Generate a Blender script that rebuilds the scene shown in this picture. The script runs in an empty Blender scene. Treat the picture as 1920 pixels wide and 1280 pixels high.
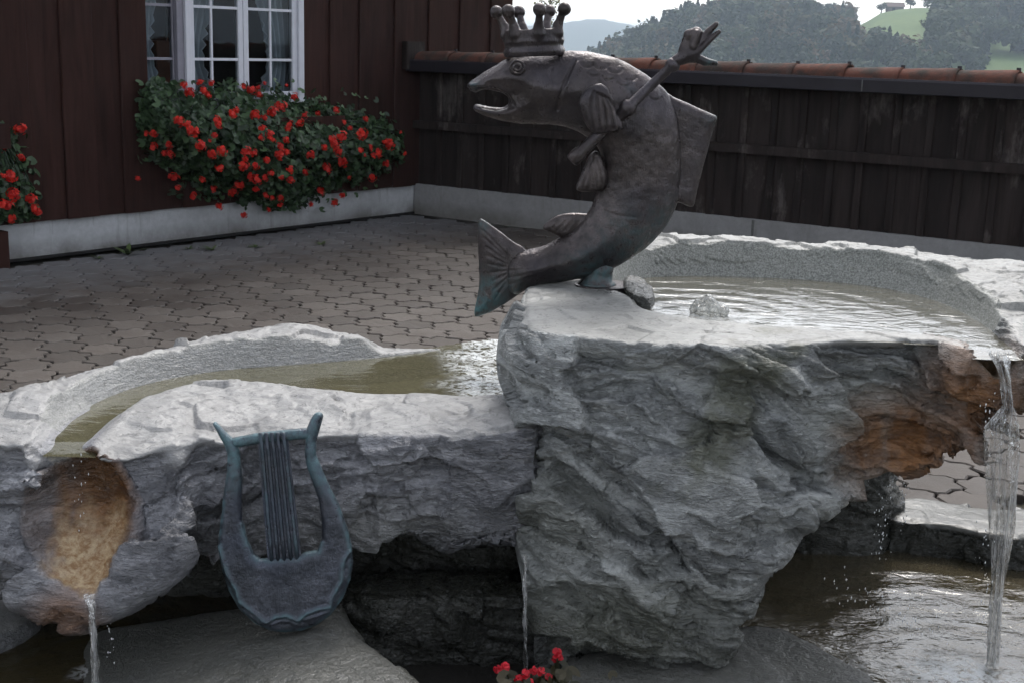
import bpy, math, random
import numpy as np
from mathutils import Matrix, Vector

random.seed(7)
RNG = np.random.default_rng(7)
SC = bpy.context.scene
COL = SC.collection

# ------------------------------------------------------------------ camera, sky, sun, exposure
FOC, HORIZON, ROLL, EYE = 2450.0, 80.0, 0.03, 1.70        # measured on the 1920 x 1280 photograph
PITCH = math.atan((640 - HORIZON) / FOC)
_f = np.array([0, math.cos(PITCH), -math.sin(PITCH)])
_r0 = np.array([1.0, 0, 0]); _u0 = np.array([0, math.sin(PITCH), math.cos(PITCH)])
_R = _r0 * math.cos(ROLL) + _u0 * math.sin(ROLL)
_U = _u0 * math.cos(ROLL) - _r0 * math.sin(ROLL)
_C = np.array([0, 0, EYE])
cam = bpy.data.cameras.new('camera'); camo = bpy.data.objects.new('camera', cam); COL.objects.link(camo)
cam.sensor_fit = 'HORIZONTAL'; cam.sensor_width = 36.0; cam.lens = 36.0 * FOC / 1920.0
cam.clip_start = 0.05; cam.clip_end = 20000
camo.matrix_world = Matrix(((_R[0], _U[0], -_f[0], 0), (_R[1], _U[1], -_f[1], 0), (_R[2], _U[2], -_f[2], EYE), (0, 0, 0, 1)))
SC.camera = camo

SUN_EL, SUN_AZ = math.radians(52), math.radians(14)       # behind the scene, a little to the right (azimuth from +Y to +X)
world = bpy.data.worlds.new('World'); SC.world = world; world.use_nodes = True
wn = world.node_tree; wn.nodes.clear()
w_out = wn.nodes.new('ShaderNodeOutputWorld'); w_bg = wn.nodes.new('ShaderNodeBackground')
w_sky = wn.nodes.new('ShaderNodeTexSky'); w_sky.sky_type = 'NISHITA'; w_sky.sun_disc = False
w_sky.sun_elevation = SUN_EL; w_sky.sun_rotation = SUN_AZ; w_sky.altitude = 450
w_sky.air_density = 1.0; w_sky.dust_density = 3.0; w_sky.ozone_density = 1.0
w_hs = wn.nodes.new('ShaderNodeHueSaturation'); w_hs.inputs['Saturation'].default_value = 0.28   # thin overcast
wn.links.new(w_sky.outputs[0], w_hs.inputs['Color']); wn.links.new(w_hs.outputs[0], w_bg.inputs['Color'])
w_bg.inputs['Strength'].default_value = 0.15
wn.links.new(w_bg.outputs[0], w_out.inputs['Surface'])
sun = bpy.data.lights.new('sun', 'SUN'); sun.energy = 0.9; sun.angle = math.radians(20); sun.color = (1.0, 0.97, 0.92)
suno = bpy.data.objects.new('sun', sun); COL.objects.link(suno)
_sd = Vector((math.sin(SUN_AZ) * math.cos(SUN_EL), math.cos(SUN_AZ) * math.cos(SUN_EL), math.sin(SUN_EL)))
suno.rotation_euler = _sd.to_track_quat('Z', 'Y').to_euler(); suno.location = (0, 0, 30)
vs = SC.view_settings
vs.view_transform = 'Standard'; vs.look = 'None'; vs.exposure = 1.0; vs.gamma = 1.0; vs.use_curve_mapping = False
SC.render.engine = 'CYCLES'
SC.cycles.use_denoising = True
SC.cycles.use_adaptive_sampling = True; SC.cycles.adaptive_threshold = 0.035
SC.cycles.max_bounces = 6; SC.cycles.diffuse_bounces = 3; SC.cycles.glossy_bounces = 3; SC.cycles.transparent_max_bounces = 12; SC.cycles.volume_bounces = 0
SC.cycles.caustics_reflective = False; SC.cycles.caustics_refractive = False
SC.cycles.sample_clamp_indirect = 4.0

# ------------------------------------------------------------------ measuring helpers (photograph -> metres)
def ray(x, y): return _f + _R * ((x - 960) / FOC) + _U * ((640 - y) / FOC)
def atZ(x, y, z): d = ray(x, y); return _C + d * ((z - EYE) / d[2])
def atY(x, y, Y): d = ray(x, y); return _C + d * (Y / d[1])
def atP(x, y, p0, n): d = ray(x, y); return _C + d * (np.dot(p0 - _C, n) / np.dot(d, n))

# ------------------------------------------------------------------ noise
def _h(ix, iy, iz, s):
    with np.errstate(over='ignore'):
        h = (ix.astype(np.uint32) * np.uint32(374761393) + iy.astype(np.uint32) * np.uint32(668265263)
             + iz.astype(np.uint32) * np.uint32(2147483647) + np.uint32((s * 974711 + 12345) & 0xffffffff))
        h = (h ^ (h >> np.uint32(13))) * np.uint32(1274126177)
        h = (h ^ (h >> np.uint32(16))) * np.uint32(2246822519)
        h = h ^ (h >> np.uint32(15))
    return (h & np.uint32(0xffffff)).astype(np.float32) / np.float32(16777215.0)
def vnoise(P, seed=0):
    P = np.asarray(P, np.float32); i = np.floor(P).astype(np.int32); f = P - i; u = f * f * (3 - 2 * f)
    out = 0
    for dx in (0, 1):
        for dy in (0, 1):
            for dz in (0, 1):
                w = (u[:, 0] if dx else 1 - u[:, 0]) * (u[:, 1] if dy else 1 - u[:, 1]) * (u[:, 2] if dz else 1 - u[:, 2])
                out = out + w * _h(i[:, 0] + dx, i[:, 1] + dy, i[:, 2] + dz, seed)
    return out * 2 - 1
def fbm(P, octaves=4, seed=0, gain=0.5):
    a, o, t = 1.0, 0, 0
    P = np.asarray(P, np.float32)
    for k in range(octaves):
        o = o + a * vnoise(P * (2.03 ** k) + 7.3 * k, seed + k); t += a; a *= gain
    return o / t
def facets(P, seed, slope=1.0):
    """Planar chips: each Voronoi cell is a tilted plane; returns displacement in cell units and edge distance."""
    P = np.asarray(P, np.float32); b = np.floor(P - 0.5).astype(np.int32)
    n = len(P); d1 = np.full(n, 9.0, np.float32); d2 = d1.copy(); val = np.zeros(n, np.float32)
    for dx in (0, 1):
        for dy in (0, 1):
            for dz in (0, 1):
                c = b + np.array([dx, dy, dz], np.int32)
                a0, a1, a2 = c[:, 0], c[:, 1], c[:, 2]
                s = np.stack([_h(a0, a1, a2, seed), _h(a0, a1, a2, seed + 1), _h(a0, a1, a2, seed + 2)], 1) * 0.8 + 0.1 + c
                q = P - s; dd = (q * q).sum(1)
                g = np.stack([_h(a0, a1, a2, seed + 3), _h(a0, a1, a2, seed + 4), _h(a0, a1, a2, seed + 5)], 1) - 0.5
                v = (_h(a0, a1, a2, seed + 6) - 0.5) + (q * g).sum(1) * slope
                near = dd < d1
                d2 = np.where(near, d1, np.minimum(d2, dd)); val = np.where(near, v, val); d1 = np.where(near, dd, d1)
    return val, np.sqrt(d2) - np.sqrt(d1)

# ------------------------------------------------------------------ implicit shapes
def poly_sdf(X, Y, poly):
    poly = np.asarray(poly, np.float32); d = np.full(X.shape, 1e9, np.float32); ins = np.zeros(X.shape, bool)
    n = len(poly)
    for k in range(n):
        ax, ay = poly[k]; bx, by = poly[(k + 1) % n]
        ex, ey = bx - ax, by - ay; L = ex * ex + ey * ey + 1e-12
        t = np.clip(((X - ax) * ex + (Y - ay) * ey) / L, 0, 1)
        d = np.minimum(d, (X - ax - t * ex) ** 2 + (Y - ay - t * ey) ** 2)
        if ay != by:
            c = ((ay > Y) != (by > Y)) & (X < (bx - ax) * (Y - ay) / (by - ay) + ax)
            ins ^= c
    d = np.sqrt(d)
    return np.where(ins, -d, d)
def line_dist(X, Y, pts):
    d = np.full(X.shape, 1e9, np.float32)
    for (ax, ay), (bx, by) in zip(pts[:-1], pts[1:]):
        ex, ey = bx - ax, by - ay; L = ex * ex + ey * ey + 1e-12
        t = np.clip(((X - ax) * ex + (Y - ay) * ey) / L, 0, 1)
        d = np.minimum(d, np.hypot(X - ax - t * ex, Y - ay - t * ey))
    return d
def smooth_poly(pts, it=2):
    p = np.asarray(pts, float)
    for _ in range(it):
        q = np.roll(p, -1, 0); p = np.stack([0.75 * p + 0.25 * q, 0.25 * p + 0.75 * q], 1).reshape(-1, 2)
    return p
def smax(a, b, k): h = np.clip(0.5 - 0.5 * (b - a) / k, 0, 1); return b * (1 - h) + a * h + k * h * (1 - h)
def smin(a, b, k): return -smax(-a, -b, k)
def idw(X, Y, anchors, p=3.0):
    num = 0; den = 0
    for ax, ay, h in anchors:
        w = 1.0 / (np.power((X - ax) ** 2 + (Y - ay) ** 2, p / 2) + 1e-6); num = num + w * h; den = den + w
    return num / den
def sstep(a, b, x): t = np.clip((x - a) / (b - a), 0, 1); return t * t * (3 - 2 * t)
def grid(lo, hi, h):
    ax = [np.arange(lo[i], hi[i] + h, h, dtype=np.float32) for i in range(3)]
    return ax
def surface_nets(F, lo, h):
    nx, ny, nz = F.shape; S = F < 0
    C = np.zeros((nx - 1, ny - 1, nz - 1), np.uint8)
    for dx in (0, 1):
        for dy in (0, 1):
            for dz in (0, 1): C += S[dx:nx - 1 + dx, dy:ny - 1 + dy, dz:nz - 1 + dz]
    act = (C > 0) & (C < 8); idx = np.argwhere(act); vid = np.full(act.shape, -1, np.int32)
    vid[act] = np.arange(len(idx), dtype=np.int32)
    I, J, K = idx[:, 0], idx[:, 1], idx[:, 2]
    acc = np.zeros((len(idx), 3), np.float32); cnt = np.zeros(len(idx), np.float32)
    for ax in range(3):
        for a in (0, 1):
            for b in (0, 1):
                o0 = [0, 0, 0]; oth = [q for q in range(3) if q != ax]; o0[oth[0]] = a; o0[oth[1]] = b
                o1 = list(o0); o1[ax] = 1
                f0 = F[I + o0[0], J + o0[1], K + o0[2]]; f1 = F[I + o1[0], J + o1[1], K + o1[2]]
                c = (f0 < 0) != (f1 < 0); t = np.where(c, f0 / np.where(c, f0 - f1, 1), 0)
                p = np.array(o0, np.float32)[None].repeat(len(idx), 0); p[:, ax] = t
                acc += p * c[:, None]; cnt += c
    V = (idx + acc / cnt[:, None]) * h + np.asarray(lo, np.float32)
    Q = []
    for ax in range(3):
        o = [q for q in range(3) if q != ax]
        A = np.take(S, range(0, S.shape[ax] - 1), ax); B = np.take(S, range(1, S.shape[ax]), ax)
        e = np.argwhere(A != B)
        e = e[(e[:, o[0]] > 0) & (e[:, o[1]] > 0) & (e[:, o[0]] < S.shape[o[0]] - 1) & (e[:, o[1]] < S.shape[o[1]] - 1)]
        ins = A[e[:, 0], e[:, 1], e[:, 2]]
        def cell(d0, d1):
            c = e.copy(); c[:, o[0]] += d0; c[:, o[1]] += d1; return vid[c[:, 0], c[:, 1], c[:, 2]]
        q = np.stack([cell(-1, -1), cell(0, -1), cell(0, 0), cell(-1, 0)], 1)
        flip = ins if ax != 1 else ~ins
        q[~flip] = q[~flip][:, ::-1]
        Q.append(q)
    return V, np.concatenate(Q)
def quad_normals(V, Q):
    n = np.cross(V[Q[:, 2]] - V[Q[:, 0]], V[Q[:, 3]] - V[Q[:, 1]])
    N = np.stack([np.bincount(Q.ravel(), np.repeat(n[:, i], 4), len(V)) for i in range(3)], 1)
    return (N / (np.linalg.norm(N, axis=1, keepdims=True) + 1e-12)).astype(np.float32)
def relax(V, Q, it=1, w=0.5):
    for _ in range(it):
        c = np.bincount(Q.ravel(), minlength=len(V)).astype(np.float32)
        m = V[Q].mean(1)
        A = np.stack([np.bincount(Q.ravel(), np.repeat(m[:, i], 4), len(V)) for i in range(3)], 1) / np.maximum(c, 1)[:, None]
        V = (V * (1 - w) + A * w).astype(np.float32)
    return V
def subdivide(V, Q):
    n = len(V); E = np.stack([Q, np.roll(Q, -1, 1)], 2).reshape(-1, 2); E = np.sort(E, 1).astype(np.int64)
    key = E[:, 0] * n + E[:, 1]; u, inv = np.unique(key, return_inverse=True)
    a, b = u // n, u % n; M = (V[a] + V[b]) * 0.5; Ctr = V[Q].mean(1)
    m = n + inv.reshape(-1, 4); c = n + len(u) + np.arange(len(Q))
    NQ = np.concatenate([np.stack([Q[:, k], m[:, k], c, m[:, k - 1]], 1) for k in range(4)])
    return np.concatenate([V, M, Ctr]).astype(np.float32), NQ

# ------------------------------------------------------------------ objects
def link(o, parent=None):
    COL.objects.link(o)
    if parent is not None: o.parent = parent
    return o
def tag(o, label=None, cat=None, group=None, kind=None):
    for k, v in (('label', label), ('category', cat), ('group', group), ('kind', kind)):
        if v: o[k] = v
    return o
def empty(name, loc=(0, 0, 0), label=None, cat=None, group=None):
    o = bpy.data.objects.new(name, None); o.location = loc; o.empty_display_size = 0.1; link(o); tag(o, label, cat, group); return o
def put(o, parent):                     # parent without moving it (all parts are modelled in world metres)
    o.parent = parent
    o.matrix_parent_inverse = Matrix.Translation(parent.location).inverted() if parent.type == 'EMPTY' else Matrix.Identity(4)
    return o
def mesh_np(name, V, Q, smooth=True, attrs=None):
    me = bpy.data.meshes.new(name); V = np.asarray(V, np.float32); Q = np.asarray(Q, np.int32); k = Q.shape[1]
    me.vertices.add(len(V)); me.vertices.foreach_set('co', V.ravel())
    me.loops.add(Q.size); me.loops.foreach_set('vertex_index', Q.ravel())
    me.polygons.add(len(Q)); me.polygons.foreach_set('loop_start', np.arange(0, Q.size, k, dtype=np.int32))
    me.polygons.foreach_set('loop_total', np.full(len(Q), k, np.int32))
    if smooth: me.polygons.foreach_set('use_smooth', np.ones(len(Q), bool))
    for nm, a in (attrs or {}).items():
        at = me.attributes.new(nm, 'FLOAT', 'POINT'); at.data.foreach_set('value', np.asarray(a, np.float32))
    me.update(calc_edges=True); me.validate()
    return me
def obj(name, me, mat=None, parent=None):
    o = bpy.data.objects.new(name, me); link(o)
    if mat is not None and len(me.materials) == 0: me.materials.append(mat)
    if parent is not None: put(o, parent)
    return o
class MB:
    """collects faces for ONE mesh"""
    def __init__(s): s.v = []; s.f = []; s.a = []
    def add(s, vs, fs, val=0.0):
        b = len(s.v); s.v += [tuple(map(float, p)) for p in vs]; s.f += [tuple(b + i for i in f) for f in fs]; s.a += [val] * len(vs)
    def box(s, o, ax, ay, az, bevel=0.0):
        """box from corner-centre o with half-axis vectors; chamfered when bevel > 0"""
        o, ax, ay, az = map(np.asarray, (o, ax, ay, az))
        if bevel <= 0:
            vs = [o + sx * ax + sy * ay + sz * az for sz in (-1, 1) for sy in (-1, 1) for sx in (-1, 1)]
            s.add(vs, [(0, 2, 3, 1), (4, 5, 7, 6), (0, 1, 5, 4), (2, 6, 7, 3), (0, 4, 6, 2), (1, 3, 7, 5)])
        else:                                   # chamfer the four edges parallel to az and round the ay face
            la, lb = np.linalg.norm(ax), np.linalg.norm(ay)
            ba, bb = 1 - min(bevel / la, 0.9), 1 - min(bevel / lb, 0.9)
            ring = [(-1, -bb), (-ba, -1), (ba, -1), (1, -bb), (1, bb), (ba, 1), (-ba, 1), (-1, bb)]
            vs = [o + p * ax + q * ay + sz * az for sz in (-1, 1) for p, q in ring]
            s.add(vs, [tuple(range(7, -1, -1)), tuple(range(8, 16))] + [(i, (i + 1) % 8, 8 + (i + 1) % 8, 8 + i) for i in range(8)])
    def tube(s, pts, radii, n=10, cap=True, squash=None):
        pts = [np.asarray(p, float) for p in pts]; rings = []
        for i, p in enumerate(pts):
            t = pts[min(i + 1, len(pts) - 1)] - pts[max(i - 1, 0)]; t = t / (np.linalg.norm(t) + 1e-9)
            u = np.cross(t, [0, 1, 0.13]); u /= np.linalg.norm(u); w = np.cross(t, u)
            r = radii[i] if hasattr(radii, '__len__') else radii
            rings.append([p + r * (math.cos(2 * math.pi * k / n) * u + (squash or 1) * math.sin(2 * math.pi * k / n) * w) for k in range(n)])
        vs = [q for rg in rings for q in rg]; fs = []
        for i in range(len(pts) - 1):
            for k in range(n): fs.append((i * n + k, i * n + (k + 1) % n, (i + 1) * n + (k + 1) % n, (i + 1) * n + k))
        if cap: fs += [tuple(range(n - 1, -1, -1)), tuple((len(pts) - 1) * n + k for k in range(n))]
        s.add(vs, fs)
    def mesh(s, name, smooth=False, attr=None):
        me = bpy.data.meshes.new(name); me.from_pydata(s.v, [], s.f)
        if smooth: me.polygons.foreach_set('use_smooth', [True] * len(me.polygons))
        if attr:
            at = me.attributes.new(attr, 'FLOAT', 'POINT'); at.data.foreach_set('value', s.a)
        me.update(); return me
    def build(s, name, mat, parent=None, smooth=False, attr=None):
        return obj(name, s.mesh(name, smooth, attr), mat, parent)

# ------------------------------------------------------------------ materials
class NT:
    def __init__(s, name):
        s.m = bpy.data.materials.new(name); s.m.use_nodes = True; s.t = s.m.node_tree; s.t.nodes.clear()
        s.out = s.t.nodes.new('ShaderNodeOutputMaterial')
    def n(s, typ, _props=None, **inp):
        nd = s.t.nodes.new('ShaderNode' + typ)
        for k, v in (_props or {}).items(): setattr(nd, k, v)
        for k, v in inp.items():
            key = int(k[1:]) if k[0] == 'i' and k[1:].isdigit() else k.replace('_', ' ')
            s.set(nd.inputs[key], v)
        return nd
    def set(s, sock, v):
        if isinstance(v, bpy.types.NodeSocket): s.t.links.new(v, sock)
        elif isinstance(v, bpy.types.Node): s.t.links.new(v.outputs[0], sock)
        elif isinstance(v, tuple) and len(v) == 3 and sock.type == 'RGBA': sock.default_value = (*v, 1)
        else: sock.default_value = v
    def mix(s, fac, a, b, mode='MIX'):
        nd = s.t.nodes.new('ShaderNodeMix'); nd.data_type = 'RGBA'; nd.blend_type = mode; nd.clamp_factor = True
        s.set(nd.inputs[0], fac); s.set(nd.inputs[6], a); s.set(nd.inputs[7], b); return nd.outputs[2]
    def math(s, op, a, b=0.0, clamp=False):
        nd = s.t.nodes.new('ShaderNodeMath'); nd.operation = op; nd.use_clamp = clamp
        s.set(nd.inputs[0], a); s.set(nd.inputs[1], b); return nd.outputs[0]
    def mr(s, v, a, b, c=0.0, d=1.0):
        nd = s.t.nodes.new('ShaderNodeMapRange'); s.set(nd.inputs[0], v)
        for i, q in enumerate((a, b, c, d)): s.set(nd.inputs[i + 1], q)
        return nd.outputs[0]
    def coord(s, scale=(1, 1, 1), which='Object', rot=(0, 0, 0)):
        if which == 'Position': src = s.n('NewGeometry').outputs['Position']
        else: src = s.n('TexCoord').outputs[which]
        mp = s.n('Mapping'); s.set(mp.inputs[0], src); mp.inputs['Scale'].default_value = scale; mp.inputs['Rotation'].default_value = rot
        return mp.outputs[0]
    def noise(s, vec, scale, detail=4, rough=0.55, dist=0.0):
        nd = s.n('TexNoise', Vector=vec, Scale=scale, Detail=detail, Roughness=rough, Distortion=dist); return nd.outputs[0]
    def attr(s, name): return s.n('Attribute', {'attribute_name': name}).outputs['Fac']
    def bump(s, h, strength=0.5, dist=0.01, normal=None):
        b = s.n('Bump', Strength=strength, Distance=dist, Height=h)
        if normal is not None: s.set(b.inputs['Normal'], normal)
        return b.outputs[0]
    def pbr(s, **kw):
        p = s.n('BsdfPrincipled', **kw); s.t.links.new(p.outputs[0], s.out.inputs[0]); return s.m

def rock_material(name, lo, hi, tint, topc):
    t = NT(name); P = t.coord(which='Position')
    Pw = t.coord((1, 1, 3.2), 'Position', (0.18, -0.12, 0.3))
    n1 = t.noise(P, 3.2, 4, 0.6); n2 = t.noise(Pw, 9, 4, 0.65, 0.6); n3 = t.noise(P, 55, 2, 0.7); n4 = t.noise(Pw, 30, 3, 0.7, 0.4)
    c = t.mix(t.mr(n2, 0.32, 0.7), lo, hi)
    c = t.mix(t.mr(n1, 0.42, 0.66), c, tint)
    c = t.mix(t.mr(n4, 0.54, 0.70, 0, 0.75), c, tuple(q * 1.35 for q in hi))
    c = t.mix(t.mr(n3, 0.35, 0.62, 0.35, 0), c, tuple(q * 0.45 for q in lo))
    bd = t.attr('bed'); c = t.mix(t.mr(bd, -0.05, -0.45, 0, 0.75), c, tuple(q * 0.55 for q in lo)); c = t.mix(t.mr(bd, 0.08, 0.5, 0, 0.6), c, tuple(q * 1.15 for q in hi))
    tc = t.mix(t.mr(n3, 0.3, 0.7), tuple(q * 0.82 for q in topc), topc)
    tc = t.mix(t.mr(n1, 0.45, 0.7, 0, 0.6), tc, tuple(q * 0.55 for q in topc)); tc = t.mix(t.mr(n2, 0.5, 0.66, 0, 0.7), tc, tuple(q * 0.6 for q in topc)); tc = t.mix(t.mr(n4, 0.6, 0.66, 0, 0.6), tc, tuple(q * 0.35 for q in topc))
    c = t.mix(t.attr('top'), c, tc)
    hon = t.mix(t.mr(t.noise(P, 160, 1, 0.8), 0.35, 0.65), (0.13, 0.135, 0.12), (0.30, 0.305, 0.285))
    c = t.mix(t.attr('carved'), c, hon)
    crk = t.mr(t.math('ABSOLUTE', t.math('SUBTRACT', n2, 0.47)), 0.0, 0.014, 1.0, 0.0); crk = t.math('MULTIPLY', crk, t.mr(n4, 0.40, 0.60))
    c = t.mix(t.math('MULTIPLY', crk, 0.7), c, tuple(q * 0.25 for q in lo))
    moss = t.mix(n4, (0.020, 0.024, 0.006), (0.085, 0.085, 0.024))
    c = t.mix(t.math('MULTIPLY', t.attr('moss'), t.mr(n2, 0.2, 0.45)), c, moss)
    rust = t.mix(t.mr(n2, 0.3, 0.65), (0.085, 0.037, 0.014), (0.27, 0.125, 0.046))
    c = t.mix(t.math('MULTIPLY', t.attr('rust'), t.mr(n1, 0.1, 0.5, 0.65, 1.0)), c, rust)
    lime = t.mix(t.mr(t.noise(P, 38, 4, 0.75, 0.3), 0.38, 0.62), (0.30, 0.155, 0.052), (0.62, 0.47, 0.28))
    c = t.mix(t.attr('lime'), c, lime)
    wet = t.attr('wet')
    c = t.mix(t.math('MULTIPLY', wet, 0.55), c, (0.012, 0.012, 0.011))
    ro = t.mr(wet, 0, 1, 0.52, 0.16); ro = t.math('ADD', ro, t.mr(n3, 0.3, 0.7, -0.1, 0.1))
    h = t.math('ADD', t.math('MULTIPLY', n4, 0.85), t.math('SUBTRACT', t.math('MULTIPLY', n3, 0.40), t.math('MULTIPLY', crk, 0.35)))
    smooth = t.math('SUBTRACT', 1.0, t.math('MULTIPLY', t.math('MAXIMUM', t.math('MAXIMUM', t.attr('top'), t.attr('lime')), t.attr('carved')), 0.7))
    b = t.n('Bump', Distance=0.022, Height=h); t.set(b.inputs['Strength'], t.math('MULTIPLY', smooth, 0.75))
    return t.pbr(Base_Color=c, Roughness=ro, Normal=b.outputs[0])
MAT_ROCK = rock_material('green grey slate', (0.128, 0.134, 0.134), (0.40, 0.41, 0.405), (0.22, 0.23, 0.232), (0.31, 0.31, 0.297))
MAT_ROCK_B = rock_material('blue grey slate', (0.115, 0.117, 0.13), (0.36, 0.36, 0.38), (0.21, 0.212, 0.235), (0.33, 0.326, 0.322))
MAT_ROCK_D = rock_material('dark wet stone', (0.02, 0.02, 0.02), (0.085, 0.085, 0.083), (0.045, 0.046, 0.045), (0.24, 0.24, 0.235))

def bronze_material(name, base, hi, patina):
    t = NT(name); P = t.coord(which='Position')
    n1 = t.noise(P, 7, 5, 0.6); n2 = t.noise(P, 32, 6, 0.7); n3 = t.noise(P, 120, 3, 0.6)
    c = t.mix(t.mr(n1, 0.35, 0.68), base, hi)
    c = t.mix(t.mr(n2, 0.46, 0.7, 0, 0.7), c, tuple(q * 0.5 for q in base)); c = t.mix(t.mr(t.noise(P, 2.6, 4, 0.6), 0.45, 0.7, 0, 0.6), c, (base[0] * 1.3, base[1] * 1.5, base[2] * 2.0))
    pa = t.math('MULTIPLY', t.attr('patina'), t.mr(n2, 0.38, 0.62, 0.05, 1.0))
    pa = t.math('ADD', pa, t.mr(n1, 0.62, 0.8, 0, 0.22), True)
    c = t.mix(pa, c, patina)
    met = t.mr(pa, 0, 1, 0.65, 0.0); ro = t.math('ADD', t.mr(n2, 0.3, 0.7, 0.22, 0.44), t.math('MULTIPLY', pa, 0.25))
    h = t.math('ADD', t.math('MULTIPLY', n2, 0.6), t.math('MULTIPLY', n3, 0.3))
    sc_ = t.noise(t.coord((60, 60, 9), 'Position', (0, 0.7, 0)), 1.5, 3, 0.6, 0.5); h = t.math('ADD', h, t.math('MULTIPLY', sc_, 0.45))
    return t.pbr(Base_Color=c, Metallic=met, Roughness=ro, Normal=t.bump(h, 0.55, 0.008))
MAT_BRONZE = bronze_material('brown bronze', (0.042, 0.035, 0.035), (0.115, 0.096, 0.095), (0.05, 0.13, 0.14))
MAT_BRONZE_L = bronze_material('blue grey bronze', (0.042, 0.046, 0.056), (0.095, 0.101, 0.124), (0.11, 0.20, 0.225))

def wood_material(name, a, b, worn, wornamt=0.25):
    t = NT(name); P = t.coord((7, 7, 0.8), 'Position'); P2 = t.coord((40, 40, 1.6), 'Position')
    info = t.n('ObjectInfo').outputs['Random']
    n1 = t.noise(P, 1.6, 5, 0.6, 0.8); n2 = t.noise(P2, 1.2, 6, 0.65); n3 = t.noise(t.coord((1, 1, 0.5), 'Position'), 2.2, 6, 0.7)
    c = t.mix(t.mr(n1, 0.3, 0.7), a, b)
    c = t.mix(t.math('MULTIPLY', info, 0.55), c, tuple(q * 0.55 for q in a))
    c = t.mix(t.mr(n2, 0.55, 0.75, 0, 0.4), c, tuple(q * 0.35 for q in a))
    c = t.mix(t.math('MULTIPLY', t.mr(n3, 0.56, 0.74, 0, 1.0), t.mr(n2, 0.35, 0.6, wornamt * 0.3, wornamt)), c, worn)
    return t.pbr(Base_Color=c, Roughness=t.mr(n2, 0.3, 0.7, 0.6, 0.85), Normal=t.bump(t.math('ADD', n2, n1), 0.4, 0.004), Specular_IOR_Level=0.12)
MAT_WOOD = wood_material('dark brown stained boards', (0.026, 0.0115, 0.0092), (0.053, 0.0235, 0.0188), (0.11, 0.06, 0.048))
MAT_WOOD_OLD = wood_material('weathered fence boards', (0.017, 0.0128, 0.0118), (0.046, 0.035, 0.032), (0.20, 0.175, 0.165), 1.0)

def plain(name, col, rough=0.6, metal=0.0, nscale=20, var=0.35, bump=0.2, bdist=0.003):
    t = NT(name); P = t.coord(which='Position'); n = t.noise(P, nscale, 6, 0.65); m = t.noise(P, nscale * 0.12, 4, 0.6)
    c = t.mix(t.mr(n, 0.3, 0.7), tuple(q * (1 - var) for q in col), col)
    c = t.mix(t.mr(m, 0.45, 0.7, 0, 0.5), c, tuple(q * (1 - var) for q in col))
    return t.pbr(Base_Color=c, Roughness=t.mr(n, 0.3, 0.7, max(rough - 0.1, 0.05), min(rough + 0.1, 1)), Metallic=metal, Normal=t.bump(n, bump, bdist))
def plinth_material(name, col):
    t = NT(name); P = t.coord(which='Position'); n = t.noise(P, 24, 5, 0.65); m = t.noise(P, 2.2, 5, 0.65); k = t.noise(t.coord((14, 14, 1.2), 'Position'), 1.0, 4, 0.6)
    z = t.n('SeparateXYZ', i0=t.n('NewGeometry').outputs['Position']).outputs[2]
    c = t.mix(t.mr(n, 0.3, 0.7), tuple(q * 0.8 for q in col), col)
    c = t.mix(t.mr(m, 0.48, 0.7, 0, 0.6), c, tuple(q * 0.62 for q in col))
    c = t.mix(t.math('MULTIPLY', t.mr(z, 0.02, 0.16, 0.85, 0), t.mr(m, 0.3, 0.6, 0.3, 1)), c, (0.10, 0.09, 0.075))
    c = t.mix(t.mr(k, 0.58, 0.72, 0, 0.5), c, (0.14, 0.13, 0.12))
    return t.pbr(Base_Color=c, Roughness=0.88, Normal=t.bump(n, 0.3, 0.004))
MAT_PLINTH = plinth_material('pale render', (0.52, 0.53, 0.55))
MAT_PLINTH_G = plinth_material('grey concrete', (0.29, 0.285, 0.285))
MAT_METAL = plain('dark painted gutter', (0.030, 0.026, 0.034), 0.38, 0.3, 8, 0.3, 0.05)
MAT_WHITE = plain('white window paint', (0.66, 0.67, 0.74), 0.45, nscale=12, var=0.12, bump=0.05)
MAT_WHITE_D = plain('shaded window paint', (0.27, 0.26, 0.31), 0.5, nscale=12, var=0.25, bump=0.05)  # same white paint, darkened in colour for the shade on the left casement
MAT_ROOM = plain('dim room', (0.035, 0.025, 0.02), 0.8)
MAT_LAMPWOOD = plain('varnished furniture', (0.16, 0.06, 0.03), 0.4)
MAT_DARKTRIM = plain('dark joint', (0.012, 0.011, 0.011), 0.9)
MAT_PIPE = plain('grey pipe', (0.16, 0.16, 0.155), 0.45, 0.3, 60, 0.5)
MAT_BARK = plain('bark', (0.09, 0.075, 0.06), 0.9, nscale=8)
MAT_BARN = plain('barn timber', (0.16, 0.12, 0.10), 0.9)
MAT_BARNROOF = plain('barn roof', (0.22, 0.15, 0.13), 0.9)
MAT_SOIL = plain('wet dark soil', (0.018, 0.015, 0.011), 0.8, nscale=30, var=0.5, bump=0.8, bdist=0.02)

def tile_material():
    t = NT('clay ridge tile'); P = t.coord(which='Position'); info = t.n('ObjectInfo').outputs['Random']
    n1 = t.noise(P, 5, 5, 0.65); n2 = t.noise(P, 40, 5, 0.7)
    c = t.mix(info, (0.15, 0.058, 0.040), (0.085, 0.042, 0.034)); c = t.mix(t.mr(n1, 0.40, 0.60, 0, 0.95), c, (0.040, 0.034, 0.030))
    c = t.mix(t.mr(n2, 0.58, 0.75, 0, 0.5), c, (0.20, 0.12, 0.08))
    return t.pbr(Base_Color=c, Roughness=0.85, Normal=t.bump(n2, 0.6, 0.008), Specular_IOR_Level=0.15)
MAT_TILE = tile_material()

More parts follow.
